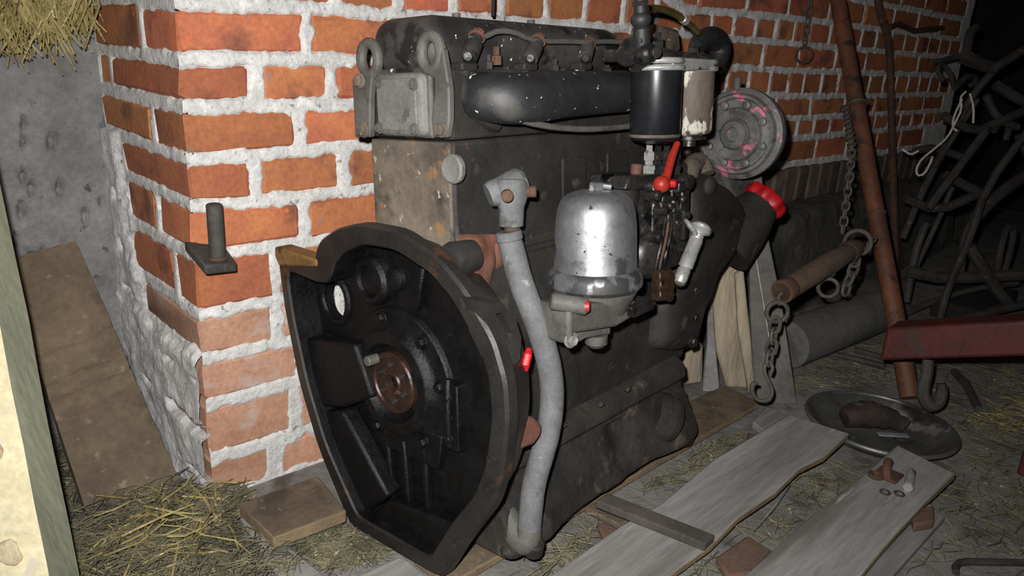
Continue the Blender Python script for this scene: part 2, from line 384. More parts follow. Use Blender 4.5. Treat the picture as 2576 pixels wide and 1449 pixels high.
BR = np.array([(a if a > .001 else -.05, b, min(zb0, zb1), max(zt0, zt1), zt0, zt1, zb0, zb1) for (c, a, b, zt0, zt1, zb0, zb1) in bricks])
XPL = .72                                              # the low plinth starts behind the engine
def front_y(X, Z):                                     # mortar surface of the front face
    a, b = BR[:,0], BR[:,1]; t = np.clip((X-a)/(b-a), 0, 1)
    zt = BR[:,4]+(BR[:,5]-BR[:,4])*t; zb = BR[:,6]+(BR[:,7]-BR[:,6])*t
    d = np.minimum(np.minimum(X-a, b-X), np.minimum(zt-Z, Z-zb)).max()
    n = nz((X, 1.3, Z), 38)*.6 + nz((X, 7.7, Z), 90)*.4
    low = max(0, (.26-Z)/.26) if X < .8 else 0
    d2 = d + n*.0112 - low*.012*(.6+nz((X, 3, Z), 14))
    s = min(1, max(0, d2/.009)); s = s*s*(3-2*s)
    return -.003 + .016*s + n*.002
def fpt(X, Z):                                         # inside the corner bricks the joint surface stays behind both faces
    y = front_y(X, Z)
    return V(max(X, .015), y, Z) if y > .003 else V(X, y, Z)
wallm = MB()
for (xa, xb, nx, za, zb_, nzz) in ((-.003, .62, 150, -.02, 1.27, 285), (.62, XEND+.02, 310, .0, 1.27, 172)):
    wallm.grid(nx, nzz, lambda u, v: fpt(xa+(xb-xa)*u, za+(zb_-za)*v))
wallm.box((.025, .03, -.02), (XEND+.02, YB, 2.4))
wall = struct(obj('wall_back', wallm, MORTAR, base=(0,0,0), sharp=80))
wall['label'] = 'brick wall with thick pale mortar joints behind the engine'
for (c, a, b, zt0, zt1, zb0, zb1) in bricks:
    if max(zt0, zt1) < .0 or (a > XPL and c > 5): continue
    fy = random.uniform(-.0035, .0015)
    corner = a < .001
    y1 = cornery[c] if corner else .028
    vs = [V(a,fy,zb0), V(b,fy,zb1), V(b,y1,zb1), V(a,y1,zb0), V(a,fy,zt0), V(b,fy,zt1), V(b,y1,zt1), V(a,y1,zt0)]
    if corner and c == 5:
        pass
    mb = cham(vs, random.uniform(.004, .008), .003)
    o = obj('brick', mb, BRICKD if c >= 7 else BRICK, wall, sharp=28)
# rowlock course on the plinth and the sooty foundation under it
x = XPL
while x < XEND:
    w_ = random.uniform(.066, .074); zt = zj(5, x)-.012; zb = zt-.118
    obj('brick', cham([V(x,-.018,zb), V(x+w_,-.018,zb), V(x+w_,.028,zb), V(x,.028,zb), V(x,-.02,zt), V(x+w_,-.02,zt), V(x+w_,.028,zt), V(x,.028,zt)], .006, .003), SOLDIER, wall, sharp=28)
    x += w_+random.uniform(.008, .014)
pl = MB()
def plf(u, v):
    X = XPL+(XEND+.02-XPL)*u
    n = noise.fractal(Vector((X*5, v*3, 0)), 1, 2, 4)
    zt_ = zj(5, X)-.128
    if v < .3: t = v/.3; return V(X, .004-.11*t + n*.012, zt_ - .015*t*t + n*.008)
    t = (v-.3)/.7; return V(X, -.106-.04*t + n*.026, (zt_-.018)*(1-t) - .03*t + n*.008)
pl.grid(150, 26, plf)
struct(obj('trim_1', pl, STONE, base=(XPL,-.1,0), sharp=80))['label'] = 'sooty rough stone foundation ledge under the brick wall'

# side face of the pillar
SB = []
for (c, y0, y1) in sideb: SB.append((y0, y1, zjs(c, (y0+y1)/2)+.0085, zjs(c-1, (y0+y1)/2)-.0085))
for c in cornery: SB.append((-.05, cornery[c], zj(c, 0)+.0085, zj(c-1, 0)-.0085))
SBn = np.array(SB)
PP = [wp(*p, x=0) for p in ((372,770),(440,838),(508,898))]
def side_x(Y, Z):
    d = np.minimum(np.minimum(Y-SBn[:,0], SBn[:,1]-Y), np.minimum(SBn[:,3]-Z, Z-SBn[:,2])).max()
    n = nz((1.3, Y, Z), 34)*.6 + nz((7.7, Y, Z), 85)*.4
    big = noise.fractal(Vector((3, Y*16, Z*16)), 1, 2, 5)*.8
    ys = [p.y for p in PP][::-1]; zs = [p.z for p in PP][::-1]
    zlim = float(np.interp(Y, ys, zs))
    pm = min(1, max(0, (zlim - Z + big*.03)/.02))               # plastered foot
    pm2 = min(1, max(0, (Y-.30 + (.55-Z)*.12 + big*.05)/.03)) if Z < .62 else 0
    pm = max(pm, pm2*.8)
    d2 = d + n*.007 - pm*.03
    s = min(1, max(0, d2/.009)); s = s*s*(3-2*s)
    return -.003 + .016*s + n*.002 - pm*(.012+big*.007)
def spt(Y, Z):
    x = side_x(Y, Z)
    return V(x, max(Y, .015), Z) if x > .003 else V(x, Y, Z)
sm = MB()
sm.grid(90, 265, lambda u, v: spt(-.003+(YB+.02)*u, -.02+1.29*v))
side = struct(obj('wall_side', sm, MORTAR, base=(0,.2,0), sharp=80)); side['label'] = 'shaded side face of the brick pillar with crumbling plaster'
for (c, y0, y1) in sideb:
    zb0, zt0 = zjs(c, (y0+y1)/2)+.0085, zjs(c-1, (y0+y1)/2)-.0085
    if zt0 < 0.02: continue
    fx = random.uniform(-.0035, .002)
    obj('brick', cham([V(fx,y0,zb0), V(.03,y0,zb0), V(.03,y1,zb0), V(fx,y1,zb0), V(fx,y0,zt0), V(.03,y0,zt0), V(.03,y1,zt0), V(fx,y1,zt0)], .005, .0025), BRICK, side, sharp=28)
# plastered wall to the left, with pits
pits = [(random.uniform(-.5, -.01), random.uniform(.2, .85), random.uniform(.008, .017), random.uniform(.4, .8)) for _ in range(46)]
def plas(u, v):
    X = .02-1.6*u; Z = -.02+1.3*v; d = 0
    for (a, b, r, k) in pits:
        q = ((X-a)/(r*.6))**2 + ((Z-b-(X-a))/(r*1.5))**2
        if q < 1: d += .022*(1-q)
    return V(X, YB-.005+d+.006*noise.fractal(Vector((X*12, Z*12, 4)), 1, 2, 4), Z)
pm = MB(); pm.grid(330, 260, plas); pm.box((-1.6, YB+.02, -.02), (.02, YB+.1, 2.4))
struct(obj('wall_left', pm, PLASTER, base=(-.8,YB,0), sharp=80))['label'] = 'pitted grey plastered wall beside the brick pillar'
# floor, far wall, ceiling
fm = MB(); fm.grid(200, 130, lambda u, v: (lambda X, Y: V(X, Y, .004*noise.fractal(Vector((X*4, Y*4, 0)), 1, 2, 5)-.003))(-1.6+6.5*u, -2.2+4.2*v))
struct(obj('floor', fm, FLOORM, base=(0,0,0), sharp=80))['label'] = 'dirty grey concrete barn floor littered with chaff'
rm = MB(); rm.box((4.9, -2.2, 0), (5.0, YB+1.6, 2.4)); struct(obj('wall_right', rm, DARKW))['label'] = 'dark far end wall of the barn'
cm = MB(); cm.box((-1.6, -2.2, 2.4), (5.0, YB+1.6, 2.46)); struct(obj('ceiling', cm, DARKW))['label'] = 'dark barn ceiling'

# ------------------------------------------------------------------ the engine (all in its own frame: x along the crankshaft, y to the wall, z up)
ENG = thing('diesel_engine', 'greasy black tractor diesel engine with open flywheel housing leaning by the brick pillar', 'engine')
ENG.matrix_world = EM
def part(name, mb, m, parent=None, **k): return obj(name, mb, m, parent or ENG, **k)
X_ = V(1,0,0); Y_ = V(0,1,0); Z_ = V(0,0,1)
def bolt(p, axis, r=.007, h=.008, m=None, parent=None, name='bolt'):
    b = MB(); b.hexb(p, axis, r, h); return part(name, b, m or GREYD, parent)

# crankcase and cylinder block
XR, XF, ZD = .08, .70, .64
blk = MB()
sec = [(-.105,.13),(-.13,.16),(-.135,.40),(-.118,.452),(-.095,.475),(-.088,.52),(-.086,ZD),(.09,ZD),(.092,.5),(.11,.46),(.12,.40),(.12,.16),(.10,.13)]
blk.prism(sec, lambda u, v, h: V(h, u, v), XR, XF)
block = part('engine_block', blk, GRIME, bev=.006, seg=2)
b = MB(); b.prism([(-.086,.45),(-.086,ZD-.001),(.089,ZD-.001),(.091,.45)], lambda u, v, h: V(h, u, v), XR-.006, XR+.002)
part('rear_face', b, DIRTY, block, bev=.003, label='dusty light brown rear face of the block')
pc = e(1140,425,x=XR-.008)
b = MB(); b.lathe(pc, -X_, [(.021,-.004),(.021,.002),(.018,.005),(.012,.0035),(0,.003)], 28); part('core_plug', b, GREYC, block)
b = MB()                                              # stiffening ribs and pads on the near side
for xx, zt in ((.33,.60),(.46,.60),(.60,.60)):
    b = MB(); b.box((xx, -.0895, .50), (xx+.07, -.08, zt)); part('side_panel', b, GRIME, block, bev=.006)
b = MB(); b.tube([V(.1,-.105,.462), V(.3,-.106,.466), V(.69,-.106,.474)], .007, 8); part('casting_ledge', b, GRIME, block)
b = MB(); b.ball(e(1245,640,y=-.115), .024, 14, (1,.6,1)); b.ball(e(1225,660,y=-.115), .018, 12, (1,.6,1)); part('core_plug_rusty', b, PINKED, block)
b = MB(); b.grid(30, 34, lambda u, v: (lambda p: p + V(0, .013-.022*math.sin(u*3.1)*math.sin(v*3.1)**.7+.012*nz(p, 28), 0))(e(1160+110*u, 592+150*v, y=-.132))); part('primer_patch', b, PINKED, block, label='red oxide primer showing through the grime')

# oil pan
def panf(u, v):
    X = .088+.575*u
    a = [(-.125,.172),(-.150,.156),(-.155,.13),(-.142,.122),(-.150,.09),(-.168,.05),(-.180,.012),(-.165,.002),(-.08,.001),(.08,.001),(.13,.01),(.12,.13),(.135,.145),(.12,.158)]
    t = v*(len(a)-1); i = min(int(t), len(a)-2); q = t-i
    y = a[i][0]*(1-q)+a[i+1][0]*q; z = a[i][1]*(1-q)+a[i+1][1]*q
    if y < 0:
        y -= .009*max(0, noise.fractal(Vector((X*9, z*12, 2)), 1, 2, 3)) * (1 if v > .25 else .2)
        y -= .020*math.exp(-((X-.60)/.07)**2)*(1 if z < .1 else .2) + .016*math.exp(-((X-.16)/.05)**2)*(1 if z < .06 else 0)
        y += .016*math.exp(-((X-.42)/.03)**2)*(1 if .03 < z < .11 else 0)
    return V(X, y, z)
b = MB(); b.grid(90, 56, panf)
pan = part('oil_pan', b, GRIMEB, sharp=60)
for X in (.088, .663):
    b = MB(); pts = [panf((X-.088)/.575, k/55) for k in range(56)]
    b.add(pts, [tuple(range(56)) if X < .2 else tuple(range(55, -1, -1))])
    part('pan_end', b, GRIMEB, pan, sharp=60)
for px, py in ((1415,1068),(1510,1015),(1578,977)):
    bolt(e(px, py, y=-.158), (0,-.7,-.7), .006, .006, GRIMEB, pan)
b = MB(); b.lathe(e(1670,1050,y=-.165), (.6,-.5,-.3), [(.045,-.03),(.05,0),(.045,.02),(.025,.032),(0,.036)], 20); b.ball(e(1722,1100,y=-.175), .02, 12); part('pan_bulge', b, GRIMEB, pan, sharp=60)

# flywheel housing
RO = [(-.100,-.014),(-.118,-.010),(-.170,.075),(-.224,.15),(-.246,.212),(-.257,.29),(-.254,.345),(-.234,.398),(-.182,.458),(-.134,.493),(-.054,.521),(.037,.522),(.095,.507),(.138,.485),
      (.149,.472),(.156,.452),(.175,.447),(.255,.452),(.266,.447),(.267,.42),(.261,.346),(.237,.22),(.193,.105),(.116,-.012),(.098,-.015)]
RI = [(-.080,.014),(-.094,.020),(-.140,.092),(-.192,.16),(-.215,.215),(-.228,.29),(-.224,.340),(-.205,.386),(-.160,.438),(-.118,.468),(-.045,.492),(.03,.491),(.078,.472),(.105,.45),
      (.115,.43),(.13,.415),(.16,.412),(.215,.418),(.238,.418),(.242,.40),(.236,.340),(.210,.225),(.168,.12),(.094,.018),(.078,.013)]
def chk(P, it=1):
    for _ in range(it):
        Q = []
        for i in range(len(P)):
            a, b_ = P[i], P[(i+1) % len(P)]
            Q += [(a[0]*.86+b_[0]*.14, a[1]*.86+b_[1]*.14), (a[0]*.14+b_[0]*.86, a[1]*.14+b_[1]*.86)]
        P = Q
    return P
ROs, RIs = chk(RO, 2), chk(RI, 2); n_ = len(ROs); XB = .052
def loop(P, x): return [V(x, a, c) for a, c in P]
hs = MB(); cen = (0,.27)
grow = lambda P, k: [((a-cen[0])*k+cen[0], (c-cen[1])*k+cen[1]) for a, c in P]
loops = [loop(RIs, XB+.002), loop(RIs, .003), loop(grow(RIs, 1.012), 0), loop(grow(ROs, .985), 0), loop(ROs, .005), loop(ROs, .022), loop(grow(ROs, .955), .032), loop(grow(ROs, .88), .082)]
vs = [p for l in loops for p in l]; fs = []
for k in range(len(loops)-1):
    for i in range(n_):
        j = (i+1) % n_; fs.append((k*n_+i, k*n_+j, (k+1)*n_+j, (k+1)*n_+i))
hs.add(vs, fs)
housing = part('flywheel_housing', hs, RIMM, sharp=26)
inn = MB()                                            # oily inner wall
inn.add(loop(grow(RIs,.999), XB+.004) + loop(grow(RIs,.999), .004), [(i, (i+1) % n_, n_+(i+1) % n_, n_+i) for i in range(n_)])
part('inner_wall', inn, OILY, housing)
import bmesh as _bm
def plate_hole(outer, holes, x):
    bm = _bm.new(); ed = []
    for lp_ in [outer]+holes:
        vv = [bm.verts.new(V(x, a, c)) for a, c in lp_]
        ed += [bm.edges.new((vv[i], vv[(i+1) % len(vv)])) for i in range(len(vv))]
    _bm.ops.triangle_fill(bm, use_beauty=True, edges=ed)
    bm.verts.index_update(); r = MB(); r.v = [v.co.copy() for v in bm.verts]; r.f = [tuple(v.index for v in f.verts) for f in bm.faces]; bm.free(); return r
hc = e(846,752,x=XB); hr = .0305
hole = [(hc.y+hr*math.cos(t*math.pi/14), hc.z+hr*1.12*math.sin(t*math.pi/14)) for t in range(28)]
bp_ = plate_hole(RIs, [hole], XB)
bp_.add([V(XB, a, c) for a, c in hole] + [V(XB+.014, a, c) for a, c in hole], [(i, (i+1) % 28, 28+(i+1) % 28, 28+i) for i in range(28)])
bplate = part('back_plate', bp_, OILY, housing, sharp=40)
b = MB(); b.tube([V(XB-.002, hc.y+(hr+.006)*math.cos(t*math.pi/14), hc.z+(hr*1.12+.006)*math.sin(t*math.pi/14)) for t in range(28)], .006, 8, closed=True); part('starter_bore_lip', b, OILY, housing)
def ribx(p0, p1, w_=.007, h=.02):                      # raised rib on the back plate
    a, c = Vector(p0), Vector(p1); d = (c-a).normalized(); s_ = V(0, -d.z, d.y)*w_
    q = [a-s_, c-s_, c+s_, a+s_]
    return MB().hexa([V(XB+.002, p.y, p.z) for p in q] + [V(XB-h, p.y, p.z) for p in q])
for p0, p1, h in (((0,.055,.18),(0,.045,.03),.018), ((0,.008,.165),(0,.002,.024),.022), ((0,-.04,.17),(0,-.04,.03),.018), ((0,.13,.24),(0,.19,.21),.02),
                  ((0,-.03,.39),(0,-.05,.46),.012), ((0,.1,.30),(0,.22,.30),.012)):
    part('rib', ribx(p0, p1, .006, h*.7), OILY, housing, bev=.004)
for P8, xx in (([(748,850),(890,866),(935,1000),(862,1026),(792,1026)], .016), ([(796,1034),(858,1034),(900,1110),(975,1250),(915,1295),(850,1180)], .018), ([(975,1258),(1160,1330),(1100,1400),(930,1310)], .022)):
    b = MB(); b.prism([(e(p, q_, x=xx).y, e(p, q_, x=xx).z) for p, q_ in P8], lambda u, v, h: V(h, u, v), xx, XB+.001); part('inner_pad', b, OILY, housing, bev=.006)
# camshaft boss
bc = e(940,705,x=XB-.005)
b = MB(); b.lathe(bc, -X_, [(.042,-.006),(.040,.006),(.034,.012),(.027,.012),(.025,.006),(.014,.010),(0,.012)], 28); part('camshaft_boss', b, OILY, housing)
b = MB(); b.lathe(e(1000,700,x=XB-.002), -X_, [(.02,0),(.018,.008),(.012,.012)], 16); part('casting_boss', b, OILY, housing)
# rear seal housing and crankshaft flange
cc = V(XB, .015, .265)
b = MB(); b.lathe(cc, -X_, [(.122,-.002),(.118,.008),(.098,.012),(.090,.016),(.084,.026),(.066,.028),(.062,.018),(.056,.012)], 40)
b.prism([(-.085,.20),(.09,.2),(.075,.14),(-.075,.14)], lambda u, v, h: V(h, u+.0, v), XB, XB-.012)
seal = part('seal_housing', b, OILY, housing, bev=.002)
for a in (75, 130, 170, 20, 235, 300):
    t = math.radians(a); bolt(cc + V(-.012, .104*math.cos(t), .104*math.sin(t)), -X_, .0085, .010, OILY, seal)
CRK = mat('brown_oiled_steel', (74,52,44), (46,37,34), 26, .36, .4, .3, 90, spots=[((28,26,26), 20, .58, .1), ((104,84,74), 50, .66, .06)])
b = MB(); b.lathe(cc, -X_, [(.051,.0),(.051,.021),(.0485,.024),(.042,.024),(.040,.021),(.020,.021),(.018,.024),(.0145,.024),(.013,.017),(.012,.004),(0,.004)], 40)
crank = part('crankshaft_flange', b, CRK)
for k in range(6):
    t = math.radians(25+60*k); p = cc + V(-.021, .030*math.cos(t), .030*math.sin(t))
    b = MB(); b.lathe(p, -X_, [(.0058,-.002),(.0058,.003),(.0035,.004),(.003,.001),(0,.001)], 12); part('threaded_hole', b, STEELD, crank)
p = cc + V(-.021, .034, .034)
b = MB(); b.rod(p, p+V(-.022,0,0), .0085, 14); part('dowel_pin', b, GREYD, crank)
# small oil pump fittings right of the crank
q = e(1140,1040,x=XB-.01)
b = MB(); b.box(q+V(-.01,-.02,-.055), q+V(.02,.012,.05)); b.tube([q+V(-.012,-.004,.06), q+V(-.016,-.006,0), q+V(-.012,-.004,-.05)], .006, 8); part('oil_gallery_block', b, OILY, housing, bev=.004)
for dz in (.03,-.002,-.034): bolt(q+V(-.012,-.004,dz), -X_, .006, .008, OILY, housing)
# rim bolt holes
for px, py in ((1092,672),(1240,930),(1236,1158),(1232,1228),(1150,1368)):
    p = e(px, py, x=-.0005); b = MB(); b.lathe(p, -X_, [(.0085,-.004),(.0085,.001),(.0065,.0015),(.006,-.003),(0,-.003)], 16); part('bolt_hole', b, RIMM, housing)
# ears and pads on the near flank
P8 = [(1236,765),(1262,760),(1296,800),(1312,850),(1308,905),(1290,920),(1262,860)]
lo_ = [(e(a, c, y=-.238).x, e(a, c, y=-.238).z) for a, c in P8]
ls_ = [(e(a, c, y=-.238).x, e(a, c, y=-.238).z) for a, c in [(1246,790),(1262,786),(1290,840),(1284,852)]]
b = plate_hole(lo_, [ls_], 0); b.v = [V(p.y, -.238, p.z) for p in b.v]          # a real slot cut into the lug
b.add([V(u, y, v) for y in (-.238, -.18) for u, v in lo_], [(i_, (i_+1) % 7, 7+(i_+1) % 7, 7+i_) for i_ in range(7)])
b.add([V(u, y, v) for y in (-.238, -.205) for u, v in ls_], [(i_, (i_+1) % 4, 4+(i_+1) % 4, 4+i_) for i_ in range(4)] + [(4,5,6,7)])
lug = part('flank_lug', b, GRIME, housing)
P8 = [(1290,1042),(1330,1045),(1352,1062),(1350,1090),(1330,1115),(1290,1130)]
b = MB(); b.prism([(e(a, c, y=-.21).x, e(a, c, y=-.21).z) for a, c in P8], lambda u, v, h: V(u, h, v), -.222, -.15); part('mount_lug', b, PINKED, housing, bev=.008, seg=3)
b = MB(); p = e(1135,655,x=.035); b.lathe(p, -X_, [(.024,-.04),(.026,-.005),(.022,.006),(.012,.008),(0,.008)], 20); part('dowel_boss', b, GRIME, housing)
b = MB(); b.prism([(.148,.440),(.148,.452),(.268,.458),(.27,.44),(.26,.425)], lambda u, v, h: V(h, u, v), -.004, .03); part('starter_ledge', b, OCHRE, housing, bev=.004, label='rusty ochre edge of the starter opening')

# cylinder head, rear cover and valve cover
b = MB(); b.prism([(-.088,ZD+.002),(-.090,.74),(.09,.74),(.092,ZD+.002)], lambda u, v, h: V(h, u, v), XR-.002, .60)
head = part('cylinder_head', b, GRIME, bev=.006)
yl, yr = e(941,260,x=XR-.022).y, e(1062,260,x=XR-.022).y
b = MB(); b.box((XR-.022, yr, ZD+.006), (XR, yl, .736)); rc = part('rear_cover', b, GREYC, head, bev=.012, seg=3)
b = MB(); b.box((XR-.012, -.058, ZD+.004), (XR, -.022, .738)); part('cover_rib', b, GREYD, head, bev=.008, seg=3)
b = MB(); b.box((XR-.0235, yr+.012, ZD+.014), (XR-.02, yl-.008, .728)); part('cover_pad', b, GREYC, rc, bev=.002)
for px, py in ((952,208),(1040,212),(955,322),(1043,325)): bolt(e(px, py, x=XR-.024), -X_, .0065, .006, GREYD, rc)
CB = MB(); CB.box((XR-.008, -.060, .735), (.555, .085, .815))
vc = part('valve_cover', CB, COVER, bev=.034, seg=6)
b = MB(); b.box((XR-.012, -.066, .733), (.562, .09, .742)); part('cover_flange', b, COVER, vc, bev=.003)
for xx in (.2,.38): 
    b = MB(); b.lathe(V(xx,.02,.812), Z_, [(.012,0),(.012,.006),(.007,.008),(.007,.014),(0,.015)], 12); part('cover_nut', b, GREYD, vc)
# lifting eyes
def eye(rc_, pts, xx, bolts, tilt=0):
    r = MB(); c = e(*rc_, x=xx); 
    r.tube([c + V(0, .0195*math.cos(t*math.pi/12), .0225*math.sin(t*math.pi/12)) for t in range(24)], .0085, 10, closed=True)
    poly = [(e(px, py, x=xx).y, e(px, py, x=xx).z) for px, py in pts]
    r.prism(poly, lambda u, v, h: V(h, u, v), xx-.006, xx+.006)
    o = part('lifting_eye', r, GREYD, head, bev=.003)
    for px, py, rr in bolts: bolt(e(px, py, x=xx-.007), -X_, rr, .009, DIRTY, head, 'eye_bolt')
eye((1085,133), [(1058,168),(1100,200),(1100,240),(1092,300),(1098,345),(1130,346),(1137,300),(1137,235),(1132,190),(1120,120),(1112,140),(1105,165),(1085,178)], XR-.012, ((1112,326,.0085),))
eye((930,148), [(905,185),(893,205),(896,260),(900,345),(937,345),(938,250),(942,200),(950,182),(930,193)], XR-.018, ((906,203,.0085),(915,326,.0095)))
b = MB(); b.lathe(e(1115,215,x=XR-.019), -X_, [(.008,-.004),(.008,.0),(.006,.0),(.005,-.003),(0,-.003)], 18); part('slotted_hole', b, GREYD, head)
# injectors with the leak-off pipe
for i, (bx, by, tx, ty) in enumerate(((1168,172,1200,92),(1322,172,1354,102),(1462,170,1482,108))):
    p0 = e(bx, by, y=-.086); p1 = e(tx, ty, y=-.077); d = p1-p0
    r = MB(); r.lathe(p0, d, [(.009,-.012),(.009,d.length*.3),(.013,d.length*.34),(.013,d.length*.8),(.010,d.length*.86),(.010,d.length*.98)], 14)
    inj = part('fuel_injector', r, COVER, sharp=40)
    r = MB(); r.hexb(p0+d*.97, d, .0095, .012); part('banjo_bolt', r, PINKED if i < 2 else RUST, inj)
    r = MB(); r.rod(p0+d*.25+V(-.006,-.006,0), p0+d*.25+V(-.022,-.022,.004), .007, 12); part('delivery_stub', r, STEELD, inj)
    r = MB(); r.box(p0+V(-.016,-.012,-.004), p0+V(.016,.012,.008)); part('clamp', r, GRIME, inj, bev=.003)
r = MB(); r.tube([e(*p, y=-.082) for p in ((1195,100),(1222,92),(1252,77),(1292,80),(1330,98),(1365,104),(1430,104),(1480,106),(1530,104),(1560,106),(1600,104),(1640,104))], .0042, 8, smooth=1); part('leak_off_pipe', r, GREYD)
for px, py, hh in ((1228,160,.02),(1250,150,.026),(1395,165,.018),(1415,178,.012),(1528,170,.016),(1275,175,.012)):
    p = e(px, py+14, y=-.082); r = MB(); r.lathe(p, Z_, [(.008,0),(.008,hh*.5),(.005,hh*.55),(.005,hh)], 6); part('head_stud', r, RUST if px == 1250 else GRIME, head)
# inlet manifold
my = -.135
zc, hh = e(1300,240,y=-.155).z, .031
path = [V(.135,-.080,zc), V(.130,-.110,zc-.002), V(.145,-.132,zc-.006), V(.185,-.140,zc-.006), V(.26,-.138,zc), V(.4,-.135,zc+.001), V(.60,-.132,zc+.003)]
r = MB(); r.tube(path, [.034,.035,.037,.038,.036,.033,.032], 20, smooth=2)
for v_ in r.v:                                        # squarish section
    dz = v_.z-zc; v_.z = zc + (abs(dz)**.8)*(.033**.2)*(1 if dz > 0 else -1)
mani = part('inlet_manifold', r, MANI, sharp=60)
r = MB(); r.box((.13,-.10,zc-.03), (.60,-.088,zc+.03)); part('manifold_flange', r, MANI, mani, bev=.005)
r = MB(); r.tube([e(*p, y=-.098) for p in ((1180,262),(1195,285),(1220,305),(1250,318))], .009, 8, smooth=1); part('manifold_lug', r, GRIME, mani)
r = MB(); r.tube([e(*p, y=-.15) for p in ((1318,304),(1345,312),(1400,321),(1470,326),(1540,322),(1600,316))], .0048, 8, smooth=1); part('fuel_pipe', r, GREYD)

# water outlet tee with hose
r = MB(); c = e(1283,478,y=-.135)
r.lathe(e(1228,492,y=-.128), (e(1300,462,y=-.150)-e(1228,492,y=-.128)), [(.017,0),(.0195,.006),(.0195,.02),(.022,.035),(.022,.05),(.017,.058)], 20)
r.lathe(e(1285,452,y=-.15), -Z_, [(.020,-.002),(.024,.004),(.024,.025),(.019,.04),(.0175,.066),(.015,.067)], 24)
tee = part('water_tee', r, HOSE, sharp=45, label='grey painted cast tee fitting')
for px, py, dx in ((1275,490,(-.7,-.7,0)),(1318,482,(.6,-.8,0))):
    r = MB(); r.rod(e(px, py, y=-.165), e(px, py, y=-.165)+V(*dx)*.018, .0085, 12); part('screw_plug', r, RUST, tee)
r = MB(); r.rod(e(1288,540,y=-.15), e(1289,592,y=-.152), .0115, 16); part('copper_stub', r, RUST, tee, label='rusty brown pipe stub')
hp = [(1278,590,-.152),(1288,625,-.157),(1306,700,-.168),(1335,775,-.182),(1364,850,-.195),(1385,930,-.203),(1390,1000,-.206),(1382,1080,-.206),(1362,1150,-.204),(1342,1220,-.202),(1335,1290,-.200),(1332,1325,-.199)]
r = MB(); r.tube([e(a, b_, y=c) for a, b_, c in hp], [.0165]+[.0185]*11, 18, smooth=1); hose = part('coolant_hose', r, HOSE, label='dusty grey rubber hose')
a0, a1 = e(1279,582,y=-.152), e(1283,606,y=-.154)
r = MB(); r.rod(a0, a1, .0195, 20, .1); part('hose_clip', r, HOSE, hose)
r = MB(); r.tube([e(a, b_, y=c) for a, b_, c in ((1332,1305,-.199),(1332,1345,-.198),(1318,1368,-.192),(1290,1330,-.165),(1262,1270,-.135))], [.017,.020,.022,.021,.02], 16, smooth=2); elb = part('pipe_elbow', r, GREYD, sharp=60)
r = MB(); r.rod(e(1333,1338,y=-.198)+V(0,-.01,-.012), e(1340,1390,y=-.2), .016, 14); part('drain_plug', r, GRIME, elb)
r = MB(); r.ball(e(1295,1375,y=-.17), .02, 12, (1.4,1,.8)); part('elbow_lug', r, GRIME, elb)

# oil centrifuge: silver dome on its bracket
db = e(1497,696,y=-.20); dt = e(1497,478,y=-.20); H = (dt-db).length; ax = Z_
r = MB(); r.lathe(db, ax, [(.0675,-.004),(.066,.004),(.0645,.012),(.0640,H*.3),(.0628,H*.6),(.0600,H*.78),(.0545,H*.88),(.045,H*.945),(.030,H*.985),(.012,H),(0,H)], 48)
dome = part('oil_filter_dome', r, SILVER, sharp=40, label='silver painted steel dome with flaking paint')
r = MB(); r.lathe(db, ax, [(.064,.016),(.0715,.010),(.0745,.002),(.0745,-.010),(.070,-.016),(.064,-.016)], 48); part('dome_rim', r, SILVERD, dome)
r = MB(); r.lathe(db+Z_*(H-.002), ax, [(.012,0),(.012,.012),(.010,.014)], 6); r.rod(db+V(.004,-.006,H+.006), db+V(.014,-.018,H+.004), .005, 10); part('dome_nut', r, SILVERD, dome)
r = MB(); r.lathe(db, -ax, [(.066,.012),(.067,.02),(.060,.034),(.050,.055),(.036,.066),(0,.066)], 36)
r.box(db+V(-.02,.02,-.085), db+V(.06,.095,-.015))
fb = part('filter_bracket', r, GREYD, bev=.004)
r = MB(); r.rod(e(1385,757,y=-.225), e(1478,772,y=-.262), .0125, 16); part('relief_valve', r, GREYD, fb)
p = e(1470,771,y=-.262); r = MB(); r.lathe(p, (.6,-.8,0), [(.0085,0),(.0085,.006),(.006,.008),(0,.008)], 14); part('red_plug', r, REDW, fb, label='red painted plug')
r = MB(); P8 = [(1560,768),(1618,745),(1618,772),(1566,795)]
r.prism([(e(a, c, y=-.24).x, e(a, c, y=-.24).z) for a, c in P8], lambda u, v, h: V(u, h, v), -.262, -.21); part('bracket_pad', r, STEELD, fb, bev=.003)
P8 = [(1425,770),(1592,752),(1600,790),(1545,822),(1440,838),(1438,868),(1425,866)]
r = MB(); r.prism([(e(a, c, y=-.245).x, e(a, c, y=-.245).z) for a, c in P8], lambda u, v, h: V(u, h, v), -.25, -.19); part('bracket_web', r, GREYD, fb, bev=.006, seg=3)
P8 = [(1430,838),(1535,812),(1533,842),(1470,852),(1442,868)]
r = MB(); r.prism([(e(a, c, y=-.235).x, e(a, c, y=-.235).z) for a, c in P8], lambda u, v, h: V(u, h, v), -.238, -.19); part('bracket_foot', r, GREYD, fb, bev=.004)
r = MB(); r.lathe(e(1500,850,y=-.225), -Z_, [(.018,-.006),(.018,.008),(.012,.014),(0,.014)], 18); part('drain_boss', r, GREYD, fb)
bolt(e(1436,855,y=-.246), (-.3,-1,0), .009, .008, GREYC, fb)

# red drain cock
r = MB(); r.tube([e(1331,878,y=-.225), e(1328,893,y=-.228), e(1322,915,y=-.228), e(1322,930,y=-.225)], [.004,.0065,.0065,.004], 10); dc = part('drain_cock', r, REDP, label='small red drain cock')
r = MB(); r.tube([e(1320,930,y=-.225), e(1312,940,y=-.20), e(1300,955,y=-.15)], .003, 6); part('cock_stem', r, STEELD, dc)

